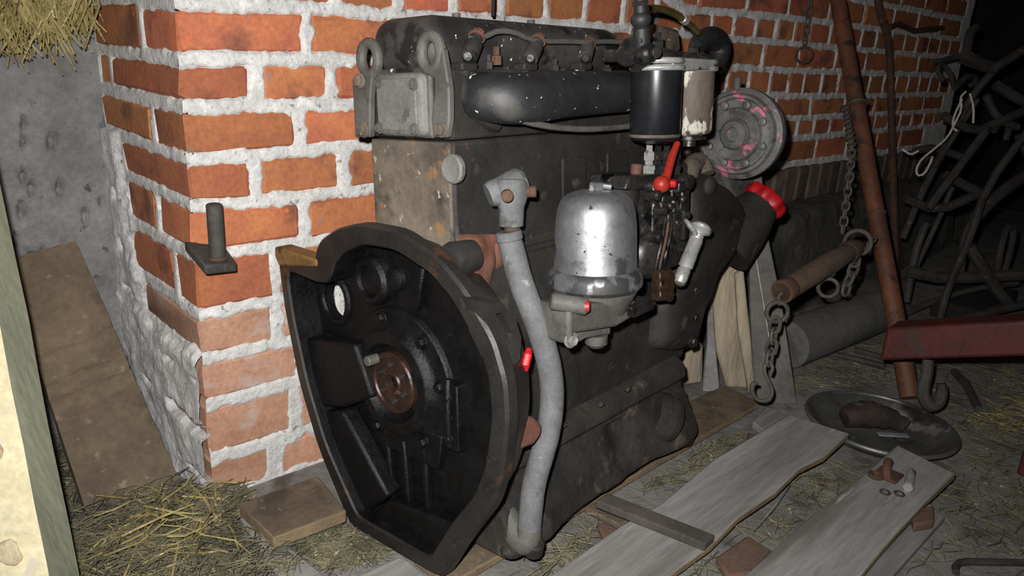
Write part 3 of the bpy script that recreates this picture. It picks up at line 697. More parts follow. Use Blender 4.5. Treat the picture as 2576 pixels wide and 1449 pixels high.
# twin fuel filters
yf = -.20
c1 = e(1650,250,y=yf); c2 = e(1738,250,y=yf+.012)
zt, zb = e(1650,172,y=yf).z, e(1650,350,y=yf).z
r = MB(); r.lathe(V(c1.x,c1.y,zb), Z_, [(.020,-.006),(.038,0),(.0415,.006),(.0415,zt-zb)], 40); f1 = part('fuel_filter_canister', r, BLACKP, sharp=40, label='glossy black fuel filter canister')
r = MB(); r.lathe(V(c1.x,c1.y,zb+.004), Z_, [(.0418,0),(.0428,.002),(.0418,.005)], 40); part('canister_seam', r, DIRTY, f1)
r = MB(); r.lathe(V(c2.x,c2.y,zb+.004), Z_, [(.020,-.006),(.036,0),(.0395,.006),(.0395,zt-zb)], 40); f2 = part('fuel_filter_canister', r, CREAM, sharp=40, label='canister with flaking cream paint')
r = MB(); r.cyl(V(c2.x,c2.y,zb-.02), V(c2.x,c2.y,zb), .012); r.cyl(V(c2.x,c2.y,zb-.008), V(c2.x,c2.y,zb-.002), .03); part('drain_nut', r, STEELD, f2)
r = MB()
for z0, rr in ((zt-.004,.0450),(zt+.007,.0435)):
    for c_ in (c1, c2): r.lathe(V(c_.x,c_.y,z0), Z_, [(rr-.003,0),(rr,.002),(rr,.007),(rr-.003,.009)], 36)
r.box(V(c1.x,c1.y-.030,zt-.002), V(c2.x,c2.y+.03,zt+.016))
fh = part('filter_head', r, STEEL, bev=.002, label='shiny double filter head with clamp rings')
r = MB(); r.box(V(c1.x-.055,c1.y+.02,zt+.010), V(c2.x+.03,c2.y+.06,zt+.03)); r.lathe(V(c1.x,c1.y,zt+.012), Z_, [(.036,0),(.03,.014),(.02,.018)], 24); r.lathe(V(c2.x,c2.y,zt+.012), Z_, [(.034,0),(.028,.012),(.018,.016)], 24)
part('filter_bracket_top', r, STEELD, fh, bev=.004)
for c_, h_ in ((c1,.035),(c2,.028)):
    r = MB(); r.lathe(V(c_.x,c_.y,zt+.02), Z_, [(.010,0),(.010,h_*.6),(.006,h_*.65),(.006,h_)], 6); part('centre_bolt', r, STEELD, fh)
# banjo union and upright pipe
pz = V(c1.x-.035, c1.y-.02, zt)
q0 = e(1616,135,y=yf-.02); q1 = e(1610,-6,y=yf-.02)
r = MB(); d = (q1-q0); L_ = d.length
r.lathe(q0, d, [(.011,-.012),(.013,.0),(.013,L_*.45),(.010,L_*.48),(.015,L_*.55),(.016,L_*.62),(.015,L_*.68),(.010,L_*.74),(.010,L_)], 18)
bu = part('upright_union', r, BRUB, sharp=45)
r = MB(); r.ball(q0+V(0,-.006,0), .017, 16); r.rod(q0+V(0,-.012,0), q0+V(-.012,-.034,0), .008, 12); part('banjo_end', r, STEELD, bu)
for dz in (.2, .86):
    r = MB(); r.lathe(q0+d*dz, d, [(.0135,0),(.0135,.007)], 6); part('union_nut', r, STEELD, bu)
r = MB(); r.tube([e(1570,150,y=yf), e(1585,120,y=yf), e(1600,100,y=yf+.02), e(1610,170,y=yf)], .016, 10); part('bracket_arm', r, STEELD, fh)
# bent brass pipe and black hose
r = MB(); r.tube([e(*p, y=-.06) for p in ((1625,22),(1650,20),(1680,27),(1710,42),(1735,62),(1755,82))], .0068, 12, smooth=1); yb = part('overflow_pipe', r, YBRASS)
r = MB(); r.rod(e(1716,45,y=-.06), e(1726,54,y=-.06), .0095, 14); part('pipe_clip', r, STEEL, yb)
r = MB(); r.tube([e(*p, y=-.03) for p in ((1748,150),(1750,125),(1765,100),(1790,92),(1810,105),(1812,135),(1800,170),(1784,205))], [.014,.018,.022,.024,.025,.024,.021,.016], 18, smooth=2); part('radiator_hose', r, BRUB, label='fat bent black rubber hose')
r = MB(); P8 = [(1640,60),(1700,75),(1705,130),(1650,150),(1630,110)]
r.prism([(e(a, c, y=-.02).x, e(a, c, y=-.02).z) for a, c in P8], lambda u, v, h: V(u, h, v), -.03, .03); part('thermostat_housing', r, DIRTY, head, bev=.008)

# injection pump
yp = -.19
def ppt(px, py, y=yp): return e(px, py, y=y)
pa, pb = ppt(1640,455), ppt(1722,690)
r = MB(); lo_, hi_ = ppt(1622,690), ppt(1722,440)
r.box((lo_.x, -.205, lo_.z), (hi_.x, -.12, hi_.z)); pump = part('injection_pump', r, STEELD, bev=.006)
r = MB(); P8 = [(1560,440),(1628,436),(1640,470),(1600,476),(1548,476)]
r.prism([(ppt(a, c, -.17).x, ppt(a, c, -.17).z) for a, c in P8], lambda u, v, h: V(u, h, v), -.19, -.11); part('governor_cover', r, STEELD, pump, bev=.004)
r = MB(); r.lathe(ppt(1560,466,-.15), Z_, [(.03,-.05),(.033,-.02),(.033,0)], 20); part('pump_flange', r, GRIME, pump)
for i in range(4):
    x0 = 1632+22*i; y0 = 428-1*i
    p = ppt(x0, y0, -.165); r = MB(); r.lathe(p, Z_, [(.011,-.014),(.011,0),(.0125,.001),(.0125,.008),(.008,.010),(.0075,.016),(.010,.017),(.010,.030),(.006,.034),(.006,.046)], 6)
    part('delivery_valve', r, STEEL if i == 0 else STEELD, pump)
r = MB(); r.rod(ppt(1600,440,-.17), ppt(1602,412,-.17), .010, 12); part('filler_plug', r, PINKED, pump)
r = MB(); r.tube([ppt(1704,360,-.215), ppt(1690,395,-.218), ppt(1678,440,-.221), ppt(1668,462,-.222)], [.0055,.007,.0075,.011], 12); rl = part('throttle_lever', r, REDW, pump, label='worn red throttle lever')
r = MB(); r.ball(ppt(1664,464,-.222), .0145, 14); part('lever_boss', r, REDW, rl)
r = MB(); r.rod(ppt(1683,462,-.222), ppt(1683,462,-.222)+V(.004,-.012,0), .007, 10); part('red_dot', r, REDP, rl)
random.seed(11)
for (px, py, rr, ln) in ((1625,490,.008,.03),(1648,530,.007,.024),(1628,595,.008,.03),(1700,500,.006,.022),(1712,540,.006,.02),(1672,515,.006,.02),(1690,560,.006,.02),(1716,455,.012,.02),(1655,620,.008,.018),(1700,620,.009,.018)):
    p = ppt(px, py, -.205); r = MB(); d = V(random.uniform(-.4,.1), -1, random.uniform(-.1,.2)).normalized()
    r.lathe(p, d, [(rr*1.3,0),(rr*1.3,ln*.3),(rr,ln*.32),(rr,ln*.6),(rr*1.1,ln*.62),(rr*1.1,ln*.9),(rr*.6,ln)], 10); part('pump_fitting', r, STEELD, pump)
for (x0, y0, x1, y1) in ((1640,505,1705,498),(1645,545,1718,532),(1660,480,1662,560),(1690,480,1694,590),(1715,470,1718,600),(1650,585,1712,570)):
    r = MB(); r.tube([ppt(x0, y0, -.208), ppt((x0+x1)/2+4, (y0+y1)/2, -.216), ppt(x1, y1, -.208)], .0045, 8, smooth=1); part('control_rod', r, STEELD, pump)
for (px, py, w_, h_) in ((1660,500,.02,.012),(1705,515,.018,.02),(1672,545,.014,.016),(1702,470,.024,.018)):
    p = ppt(px, py, -.208); r = MB(); r.box(p-V(w_/2,.012,h_/2), p+V(w_/2,.01,h_/2)); part('linkage_block', r, STEELD, pump, bev=.002)
for i, (dx, cl) in enumerate(((0, RUST), (-9, STEELD), (9, STEELD))):
    r = MB(); r.tube([ppt(1682+dx, 555, -.216), ppt(1676+dx, 600, -.222), ppt(1664+dx, 650, -.222), ppt(1655+dx, 690, -.215)], .0026, 6, smooth=1); part('fuel_line', r, cl, pump)
r = MB(); r.lathe(ppt(1625,640,-.19), V(-.2,-1,0), [(.04,0),(.042,.01),(.036,.02),(.02,.028),(0,.03)], 20); part('pump_cam_cover', r, STEELD, pump)
# lift pump with hand primer
fp = ppt(1665,700,-.225)
r = MB()
for z_, rr in ((695,.019),(716,.021),(740,.020)):
    a0 = ppt(1648, z_, -.225); a1 = ppt(1682, z_-2, -.232); r.rod(a0, a1, rr*.62, 14)
r.rod(ppt(1663,752,-.222), ppt(1664,688,-.222), .009, 12); lp_ = part('lift_pump', r, BRASS, bev=.002)
for z_ in (696,718,742):
    r = MB(); a1 = ppt(1682, z_-2, -.232); r.hexb(a1, (.9,-.3,0), .010, .006); part('pump_nut', r, BRASS, lp_)
p0, p1 = ppt(1712,702,-.235), ppt(1757,588,-.235); d = p1-p0; L_ = d.length
r = MB(); r.lathe(p0, d, [(.009,-.008),(.012,0),(.012,L_*.2),(.0095,L_*.24),(.013,L_*.28),(.013,L_*.5),(.0125,L_*.52),(.0125,L_*.86),(.009,L_*.88)], 20); pr_ = part('hand_primer', r, STEEL, lp_)
r = MB(); r.lathe(p0+d*.86, d, [(.010,0),(.0115,.003),(.010,.005),(.0115,.008),(.010,.011),(.012,.014),(.020,.019),(.021,.024),(.017,.029),(0,.030)], 22); part('primer_knob', r, STEEL, lp_)
r = MB(); r.rod(ppt(1712,715,-.232), ppt(1712,690,-.222), .010, 12); part('banjo_fitting', r, BRASS, lp_)
r = MB(); r.torus(ppt(1738,572,-.225), (.5,-.6,.6), .016, .004, 18, 8); part('bracket_loop', r, STEEL, lp_)

# timing cover with oil filler
TY = -.21
P8 = [(1722,452),(1790,448),(1830,470),(1870,520),(1892,560),(1870,600),(1830,640),(1790,690),(1768,760),(1745,810),(1735,870),(1700,885),(1650,880),(1660,760),(1700,720),(1722,640)]
pts = [e(a, c, y=-.15) for a, c in P8]
r = MB()
out = [(p.x, p.z) for p in pts]; cx_ = sum(a for a, c in out)/len(out); cz_ = sum(c for a, c in out)/len(out)
out = chk(out, 2); n2 = len(out); L2 = []
for k, yy in ((1.0,.06),(1.0,-.135),(.97,-.155),(.86,-.168),(.5,-.172)):
    L2 += [V(cx_+(a-cx_)*k, yy, cz_+(c-cz_)*k) for a, c in out]
fs = [(q*n2+i, q*n2+(i+1) % n2, (q+1)*n2+(i+1) % n2, (q+1)*n2+i) for q in range(4) for i in range(n2)] + [tuple(4*n2+i for i in range(n2))]
r.add(L2, fs); tc_ = part('timing_cover', r, GRIME, sharp=50)
a0, a1 = e(1858,575,y=-.135), e(1920,508,y=-.165)
r = MB(); r.lathe(a0, a1-a0, [(.075,-.06),(.066,.0),(.056,.04),(.046,(a1-a0).length*.8),(.044,(a1-a0).length-.006)], 28); fn_ = part('filler_neck', r, GRIME, tc_, sharp=60)
dd = (a1-a0).normalized(); ll = (a1-a0).length
r = MB(); n3 = 48; prof = [(.036,-.012),(.046,-.010),(.049,-.004),(.049,.012),(.045,.018),(.030,.020),(0,.020)]
aa, uu, ww = basis(dd); vs = []; fs = []
for rr, h_ in prof:
    for i in range(n3):
        t = 2*math.pi*i/n3; q = rr*(1+.07*math.cos(8*t)) if rr > .044 else max(rr, 1e-5)
        vs.append(a1 + aa*h_ + (uu*math.cos(t)+ww*math.sin(t))*q)
for k in range(len(prof)-1):
    for i in range(n3): fs.append((k*n3+i, k*n3+(i+1) % n3, (k+1)*n3+(i+1) % n3, (k+1)*n3+i))
r.add(vs, fs); part('filler_cap', r, REDP, tc_, label='bright red lobed oil filler cap')
for px, py in ((1788,466),(1840,630),(1745,800),(1740,860),(1745,730)): bolt(e(px, py, y=-.168), (-.1,-1,.1), .009, .010, STEELD, tc_)
r = MB(); r.ball(e(1785,468,y=-.17), .02, 14, (1,.6,1)); part('cover_boss', r, GRIME, tc_)
r = MB(); r.tube([e(1730,470,y=-.1), e(1735,420,y=-.09), e(1760,400,y=-.08), e(1775,440,y=-.1)], .02, 12, smooth=2); part('water_pipe', r, DIRTY)
# dynamo with its fan cover
g0 = e(1852,338,x=.90); gr = .098
r = MB(); r.lathe(g0, X_, [(.030,-.004),(.055,-.006),(.058,.002),(.074,.004),(.078,-.004),(.084,-.004),(.088,.006),(gr,.012),(gr,.026),(gr-.006,.030),(gr-.006,.05),(gr-.02,.07),(.06,.12)], 56)
dyn = part('dynamo', r, ALU, sharp=35, label='round grey aluminium dynamo with pink paint smears')
r = MB(); r.lathe(g0, -X_, [(.034,.0),(.034,.010),(.028,.018),(.016,.020),(.014,.014),(0,.014)], 30); part('bearing_cap', r, ALU, dyn)
for k in range(8):
    t = math.radians(20+45*k); p = g0 + V(-.005, .066*math.cos(t), .066*math.sin(t)); r = MB()
    r.lathe(p, -X_, [(.009,-.002),(.009,.004),(.006,.006),(0,.006)], 12); part('cover_screw', r, ALU, dyn)
for k in range(6):
    t = math.radians(k*60+10); u = V(0, math.cos(t), math.sin(t)); r = MB(); r.tube([g0+V(-.006,0,0)+u*.036, g0+V(-.006,0,0)+u*.054], .003, 6); part('cooling_rib', r, ALU, dyn)
r = MB(); r.rod(g0+V(.01,.01,gr-.004), g0+V(.01,.01,gr+.022), .008, 10); part('terminal_post', r, GREYD, dyn)
P8 = [(1790,395),(1880,420),(1900,405),(1885,470),(1850,520),(1830,480)]
r = MB(); r.prism([(e(a, c, y=-.08).x, e(a, c, y=-.08).z) for a, c in P8], lambda u, v, h: V(u, h, v), -.09, -.05); part('dynamo_bracket', r, ALU, dyn, bev=.008)
r = MB(); r.ball(e(1845,455,y=-.07), .022, 14); part('bracket_bolt', r, GREYD, dyn)
# front of the block that carries the timing case
r = MB(); r.box((XF-.02,-.10,.14), (XF+.14,.11,.56)); part('front_plate', r, GRIME, block, bev=.02, seg=3)


# ------------------------------------------------------------------ things around the engine
def plane3(p0, p1, p2): return p0, (p1-p0).cross(p2-p0).normalized()
def wpl(px, py, pl): d = ray(px, py); return CAM + d*((pl[0]-CAM).dot(pl[1])/d.dot(pl[1]))
def slab(name, poly, z, th, m, label, cat, edge=None, group=None, wob=0, bev=.003):
    P = [wpl(a, b_, z) if isinstance(z, tuple) else wp(a, b_, z=z) for a, b_ in poly]
    if wob: P = [p + V(0, 0, wob*math.sin(i*1.7)) for i, p in enumerate(P)]
    ar = sum(P[i].x*P[(i+1) % len(P)].y - P[(i+1) % len(P)].x*P[i].y for i in range(len(P)))
    if ar < 0: P = P[::-1]
    n = len(P); r = MB(); r.add([p-V(0,0,th) for p in P] + P, [tuple(range(n-1, -1, -1)), tuple(range(n, 2*n))] + [(i, (i+1) % n, n+(i+1) % n, n+i) for i in range(n)])
    o = obj(name, r, m, bev=bev)
    if edge:
        o.data.materials.append(edge)
        for f in o.data.polygons:
            if abs(f.normal.z) < .5: f.material_index = 1
    return tag(o, label, cat, group)
# leaning plank at the left
F0, F1 = wp(226,1314,z=.0), wp(458,1226,z=.0); T0, T1 = wp(8,655,y=.362), wp(190,604,y=.362)
def plf2(u, v):
    p = (F0*(1-u)+F1*u)*(1-v) + (T0*(1-u)+T1*u)*v
    return p + V(0,-1,.7).normalized()*(.002*nz(p, 25)+.0035*math.sin(v*9+1)*math.sin(u*2.5) + sum(a_*math.exp(-((v-c_-.03*u-.006*math.sin(u*9+c_*20))/.008)**2) for c_, a_ in ((.62,-.004),(.50,.005),(.455,-.005),(.36,.003))))
r = MB(); nu, nv = 14, 130; r.grid(nu, nv, plf2)
nb = V(0,.8,-.55).normalized()*.022
r.grid(nu, nv, lambda u, v: plf2(1-u, v)+nb)
bd = [i for i in range(nu)] ; N0 = nu*nv
def gi(i, j): return j*nu+i
def gb(i, j): return N0 + j*nu + (nu-1-i)
ff = []
for j in range(nv-1): ff += [(gi(0,j), gi(0,j+1), gb(0,j+1), gb(0,j)), (gi(nu-1,j+1), gi(nu-1,j), gb(nu-1,j), gb(nu-1,j+1))]
for i in range(nu-1): ff += [(gi(i+1,0), gi(i,0), gb(i,0), gb(i+1,0)), (gi(i,nv-1), gi(i+1,nv-1), gb(i+1,nv-1), gb(i,nv-1))]
r.f += ff
for p in r.v: p.z = max(p.z, .001)
tag(obj('wooden_plank', r, WBROWN, sharp=45), 'dirty brown plank leaning on the grey plastered wall', 'plank')
# barked post close to the camera
pq = wp(122,1449,d=.98); pax = wp(-40,640,d=.99) - pq; pax = pax*(1/pax.z); pe = pq - pax*pq.z
vw = (V(pe.x, pe.y, 0)-V(CAM.x, CAM.y, 0)).normalized(); rt = V(vw.y, -vw.x, 0)
post = thing('wooden_post', 'pale half-barked wooden post standing beside the leaning plank', 'post', pe)
dl = (-rt*.93+vw*.37); dr_ = (rt*.6+vw*.8)
r = MB(); q = [pe, pe+dr_*.055, pe+dr_*.055+dl*.12, pe+dl*.12]
def pjit(p, z): return p + pax*z + (dl*nz((p.x*9, p.y*9, z*9), 1)*.004)
rings = [[pjit(p, z*.07) for p in q] for z in range(16)]
vs = [p for l in rings for p in l]; fs = [(k*4+i, k*4+(i+1) % 4, (k+1)*4+(i+1) % 4, (k+1)*4+i) for k in range(15) for i in range(4)] + [(3,2,1,0), (60,61,62,63)]
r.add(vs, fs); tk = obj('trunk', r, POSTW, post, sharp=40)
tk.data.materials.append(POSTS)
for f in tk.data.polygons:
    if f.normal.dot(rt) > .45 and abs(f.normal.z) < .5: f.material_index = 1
random.seed(5)
for k in range(16):
    z0 = .02+.06*k; u0 = random.uniform(.0, .07); w_ = random.uniform(.02, .045); h_ = random.uniform(.03, .07)
    fn = -(dl.cross(V(0,0,1))).normalized(); fn = fn if fn.dot(vw) < 0 else -fn
    pts = [(u0+w_*.5+w_*.5*math.cos(t*math.pi/5)*random.uniform(.7,1.1), z0+h_*.5+h_*.6*math.sin(t*math.pi/5)*random.uniform(.7,1.1)) for t in range(10)]
    r = MB(); r.prism(pts, lambda u, v, h: pe+dl*u+pax*v+fn*h, -.004, .005); obj('bark', r, BARK if k % 3 else POSTW, post, bev=.002)

# straw
def strands(n, place, ln, rad, m, name, droop=.0, seed=3, flat=.25, aim=None):
    random.seed(seed); r = MB(); vs = []; fs = []
    for _ in range(n):
        p = place()
        if p is None: continue
        L_ = random.uniform(*ln); t = random.uniform(0, 2*math.pi)
        d = V(math.cos(t), math.sin(t), random.uniform(-flat, flat)) if aim is None else (aim + V(random.uniform(-1,1), random.uniform(-1,1), random.uniform(-1,1))*.55)
        d.normalize(); s_ = d.cross(V(0,0,1)) if abs(d.z) < .9 else V(1,0,0); s_.normalize(); u = s_.cross(d)
        if aim is None: d.z *= .4
        bd_ = (s_*random.uniform(-.18,.18) + u*random.uniform(-.1,.1))*L_; rr = random.uniform(*rad); b0 = len(vs)
        if blocked([p-d*L_*.5, p+bd_, p+d*L_*.5], rr): continue
        for k, f_ in enumerate((-.5, 0, .5)):
            c = p + d*L_*f_ + (bd_ if k == 1 else V(0,0,0))
            if aim is None: c.z = max(c.z, .003)
            q_ = rr*(1 if k < 2 else .6)
            vs += [c + s_*q_, c - s_*q_*.5 + u*q_*.8, c - s_*q_*.5 - u*q_*.8]
        for k in range(2):
            for i in range(3): fs.append((b0+3*k+i, b0+3*k+(i+1) % 3, b0+3*k+3+(i+1) % 3, b0+3*k+3+i))
    r.add(vs, fs); o = obj(name, r, m, sharp=60); o['kind'] = 'stuff'; return o
def inpoly(pt, poly):
    x, y = pt; c = False; j = len(poly)-1
    for i in range(len(poly)):
        (xi, yi), (xj, yj) = poly[i], poly[j]
        if (yi > y) != (yj > y) and x < (xj-xi)*(y-yi)/(yj-yi)+xi: c = not c
        j = i
    return c
def scatter(poly, zmax, clump=0):
    W_ = [wp(a, b_, z=0) for a, b_ in poly]; P2 = [(p.x, p.y) for p in W_]
    x0, x1 = min(p[0] for p in P2), max(p[0] for p in P2); y0, y1 = min(p[1] for p in P2), max(p[1] for p in P2)
    def f():
        for _ in range(60):
            a, b_ = random.uniform(x0, x1), random.uniform(y0, y1)
            if inpoly((a, b_), P2) and nz((a, b_, 1), 14) > -clump*random.random()+.0*clump - (0 if clump else 1):
                return V(a, b_, .004+zmax*random.random()**2)
        return None
    return f
# hinge pin on the pillar
hz = wp(548,652,y=-.045)
hinge = thing('gate_hinge_pin', 'rusty iron gate hinge pin standing on a flat bar out of the pillar', 'hinge', V(hz.x, hz.y, hz.z-.012))
r = MB(); a0 = wp(466,612,y=.01); c4 = [wp(462,606,y=.004), wp(515,668,y=-.066), wp(596,660,y=-.060), wp(560,612,y=.004)]
r.hexa([p-V(0,0,.016) for p in c4] + c4); obj('flat_bar', r, DARKI, hinge, bev=.003)
tp_ = wp(548,512,y=-.047)
r = MB(); r.rod(V(hz.x, hz.y, hz.z), V(hz.x, hz.y, tp_.z), .0125, 18); obj('pin', r, DARKI, hinge)
r = MB(); r.torus(V(hz.x, hz.y, hz.z+.002), (0,0,1), .0135, .003, 18, 6); obj('weld_collar', r, RUST, hinge)

# boards under and around the engine; the two weathered boards lie with their far ends on the rim of the basin
PLA = plane3(wp(1340,1480,z=.024), wp(1640,1480,z=.024), wp(2138,1090,z=.059))
PLB = plane3(wp(1840,1480,z=.034), wp(2140,1480,z=.034), wp(2256,1118,z=.060))
PLT = (PLA[0]+V(0,0,.0165), PLA[1])
slab('support_board', [(600,1266),(800,1196),(872,1284),(688,1352)], .045, .024, WBROWN, 'dark brown thick board end sticking out left of the flywheel housing', 'board', WEND)
slab('support_board', [(592,1285),(690,1345),(835,1462),(720,1480)], .016, .014, WGREY, 'thin grey board on the floor under the brown board end', 'board')
slab('support_board', [(868,1462),(1000,1402),(1020,1402),(1112,1482),(880,1482)], .012, .011, WGREY, 'pale short board under the bottom of the flywheel housing', 'board', WEND)
slab('support_board', [(1130,1470),(1365,1332),(1640,1168),(1912,1012),(1822,968),(1500,1120),(1300,1230),(1040,1400)], .018, .016, WBROWN, 'long brown board lying under the oil pan of the engine', 'board', WEND)
slab('weathered_board', [(1340,1480),(1560,1322),(1660,1268),(1800,1152),(1985,1042),(2138,1090),(2075,1148),(2010,1180),(1950,1240),(1860,1300),(1790,1372),(1640,1480)], PLA, .014, WGREY, 'wide weathered grey board with a wavy edge next to the engine board', 'board', WEND)
slab('weathered_board', [(1840,1480),(2012,1320),(2175,1190),(2256,1118),(2405,1192),(2330,1262),(2230,1370),(2140,1480)], PLB, .014, WGREY, 'weathered grey board carrying the shiny bolt and rusty bracket', 'board', WEND)
slab('weathered_board', [(2335,1262),(2378,1300),(2215,1480),(2130,1480)], .014, .012, WGREY, 'narrow grey board half hidden under the board with the bolt', 'board')
slab('batten', [(1498,1258),(1530,1240),(1800,1345),(1775,1368)], PLT, .016, WDARK, 'dark narrow batten lying across the wavy grey board', 'batten')
slab('weathered_board', [(1928,1022),(2045,1062),(1965,1112),(1892,1060)], .020, .018, WGREY, 'short grey board end beyond the tip of the engine board', 'board')
slab('wood_splinter', [(1895,1335),(1960,1255),(1990,1215),(1950,1275)], .020, .006, WGREY, 'thin wood splinter in the gap between the weathered boards', 'wood')
slab('wood_strip', [(1470,1275),(1500,1262),(1600,1300),(1560,1320)], .016, .013, WBROWN, 'dark board end under the narrow batten', 'board')
slab('brick_fragment', [(1800,1400),(1880,1345),(1945,1385),(1900,1440),(1830,1449)], .016, .016, REDBRK, 'flat reddish brick fragment between the weathered boards', 'brick', bev=.005)
slab('brick_fragment', [(1880,1085),(1915,1094),(1935,1120),(1892,1122)], .030, .028, REDBRK, 'orange brick fragment under the tip of the wavy grey board', 'brick', bev=.005)
slab('brick_fragment', [(1500,1314),(1528,1314),(1585,1347),(1520,1354)], .014, .014, REDBRK, 'small reddish brick fragment by the dark board end', 'brick', bev=.004)
slab('brick_fragment', [(2290,1280),(2350,1270),(2352,1310),(2300,1320)], .032, .0178, REDBRK, 'brick fragment propping the board with the bolt', 'brick', bev=.004)

# bolt, bracket and washers on the board
zbf = lambda px, py: wpl(px, py, PLB).z
zb_ = zbf(2288,1212)+.0015
r = MB(); lift = (PLB[0]+V(0,0,.0102), PLB[1]); a0, a1 = wpl(2285,1222,lift), wpl(2293,1186,lift); d = a1-a0
bolt_ = thing('steel_bolt', 'shiny hexagon steel bolt lying on the weathered board', 'bolt', V(a0.x, a0.y, zb_))
r.lathe(a0, d, [(.0085,0),(.0085,d.length*.9),(.0075,d.length)], 16); obj('shank', r, STEEL, bolt_)
r = MB(); r.lathe(a0, -d, [(.0105,0),(.0105,.007),(.009,.009)], 6); obj('bolt_head', r, STEEL, bolt_)
c_ = wpl(2234,1196,PLB)
brk = thing('rusty_bracket', 'small rusty bracket lying beside the shiny bolt', 'bracket', c_)
r = MB(); r.box(c_+V(-.022,-.022,-.002), c_+V(.022,.022,.005)); obj('base_plate', r, RUST, brk, bev=.002)
r = MB(); r.tube([c_+V(-.02,-.005,.004), c_+V(-.018,0,.022), c_+V(0,.006,.028), c_+V(.016,.008,.020), c_+V(.02,.012,.004)], .008, 10, smooth=1); obj('strap', r, RUST, brk)
r = MB(); r.torus(c_+V(-.032,.012,.007), (0,0,1), .011, .004, 16, 8); obj('ring', r, RUST, brk)
for i, (px, py) in enumerate(((2226,1240),(2262,1244))):
    p = wpl(px, py, PLB); r = MB(); r.torus(p+V(0,0,.002), (0,0,1), .008, .0022, 16, 6); tag(obj('washer', r, DARKI), ('dark washer lying against the rusty bracket', 'dark washer lying at the head of the shiny bolt')[i], 'washer', 'washers on the weathered board')

# upright pieces beyond the engine
NH = V(sy, cy, 0)
def upright(name, poly, base_px, th, m, label, cat, lean=0, bev=.003, zb=0):
    base = wp(*base_px, z=zb); P = []
    nrm = (NH + V(0,0,lean)).normalized()
    for a, b_ in poly:
        d = ray(a, b_); P.append(CAM + d*((base-CAM).dot(nrm)/d.dot(nrm)))
    for p in P: p.z = max(p.z, zb-.001)
    n = len(P); r = MB(); nv_ = NH*th
    r.add(P + [p+nv_ for p in P], [tuple(range(n)), tuple(range(2*n-1, n-1, -1))] + [((i+1) % n, i, n+i, n+(i+1) % n) for i in range(n)])
    return tag(obj(name, r, m, bev=bev), label, cat)
upright('grey_board', [(1897,1003),(1888,760),(1882,430),(1915,420),(1932,590),(1967,760),(2006,1018),(1950,1028)], (1960,1014), .02, WGREYD, 'grey upright board standing behind the chain hook', 'board', -.30)
upright('split_log', [(1826,985),(1802,880),(1782,720),(1784,672),(1830,640),(1862,650),(1872,780),(1882,990)], (1850,976), .028, WPALE, 'pale split log standing upright between engine and grey board', 'log', -.1, .008)
upright('split_log', [(1884,990),(1858,830),(1850,690),(1872,680),(1888,830),(1905,1000)], (1890,1000), .02, WPALE, 'narrow pale split log leaning against the thicker split log', 'log', -.1, .006, .018)
upright('grey_stake', [(1766,995),(1780,860),(1782,690),(1790,690),(1800,860),(1812,985)], (1790,986), .015, WGREY, 'thin grey stake upright beside the pale split logs', 'stake', -.1)
upright('wood_chunk', [(1700,978),(1690,910),(1720,900),(1728,875),(1770,868),(1768,965)], (1735,974), .045, WPALE, 'short pale chunk of wood behind the oil pan', 'wood', .0, .008)
_n = (NH+V(0,0,-.30)).normalized(); _b = wp(1960,1014,z=0)-NH*.004
r = MB(); r.tube([CAM + ray(*q)*((_b-CAM).dot(_n)/ray(*q).dot(_n)) for q in ((1900,640),(1915,730),(1935,850),(1944,905))], .0012, 5); tag(obj('pale_string', r, TWINE), 'thin pale string hanging down the grey upright board', 'string')
a0, a1 = wp(1975,868,z=.068), wp(2200,785,z=.068)
r = MB(); r.rod(a0, a1, .068, 28, .08)
tag(obj('thick_pipe', r, WGREYD), 'thick dark pipe lying on the floor behind the grey board', 'pipe')

# rust brown pipe, strap and wall chain
f0 = wp(2287,1012,z=.0); t0 = wp(2108,0,y=-.075); dd_ = (t0-f0); t1 = f0 + dd_*1.06
pipe = thing('rusty_pipe', 'long rust brown steel pipe leaning on the brick wall', 'pipe', f0)
r = MB(); nn = basis(dd_)
r.tube([f0+V(0,0,.012), f0+dd_*.5, t1], [.024,.0235,.023], 20); obj('tube', r, RUSTP, pipe, sharp=50)
r = MB(); r.torus(f0+dd_*.42, dd_, .024, .004, 24, 6); obj('weld_ring', r, RUST, pipe)
r = MB(); r.torus(wp(2212,597,d=(f0+dd_*.42-CAM).dot(FWD)-.02), V(1,0,.2), .010, .0028, 14, 6); obj('eyelet', r, CHAINM, pipe)
r = MB(); pts = [wp(a, b_, y=yy) for a, b_, yy in ((2192,-160,-.02),(2205,-30,-.02),(2213,30,-.02),(2234,90,-.03),(2240,160,-.035),(2243,330,-.06),(2246,430,-.13),(2248,520,-.185),(2252,640,-.205),(2258,760,-.23))]
gz = pts[-1]; pts.append(V(gz.x, gz.y-.01, .015))
strap = thing('iron_strap', 'flat brown iron bar with a kink standing against the wall behind the pipe', 'bar', V(gz.x, gz.y, 0))
r.tube(pts, .014, 8, smooth=1); obj('bar', r, RUST, strap)
r = MB(); r.tube([wp(a, b_, y=-.03) for a, b_ in ((2234,70),(2260,60),(2300,78),(2370,70))], .010, 8); obj('branch_bar', r, RUST, strap)

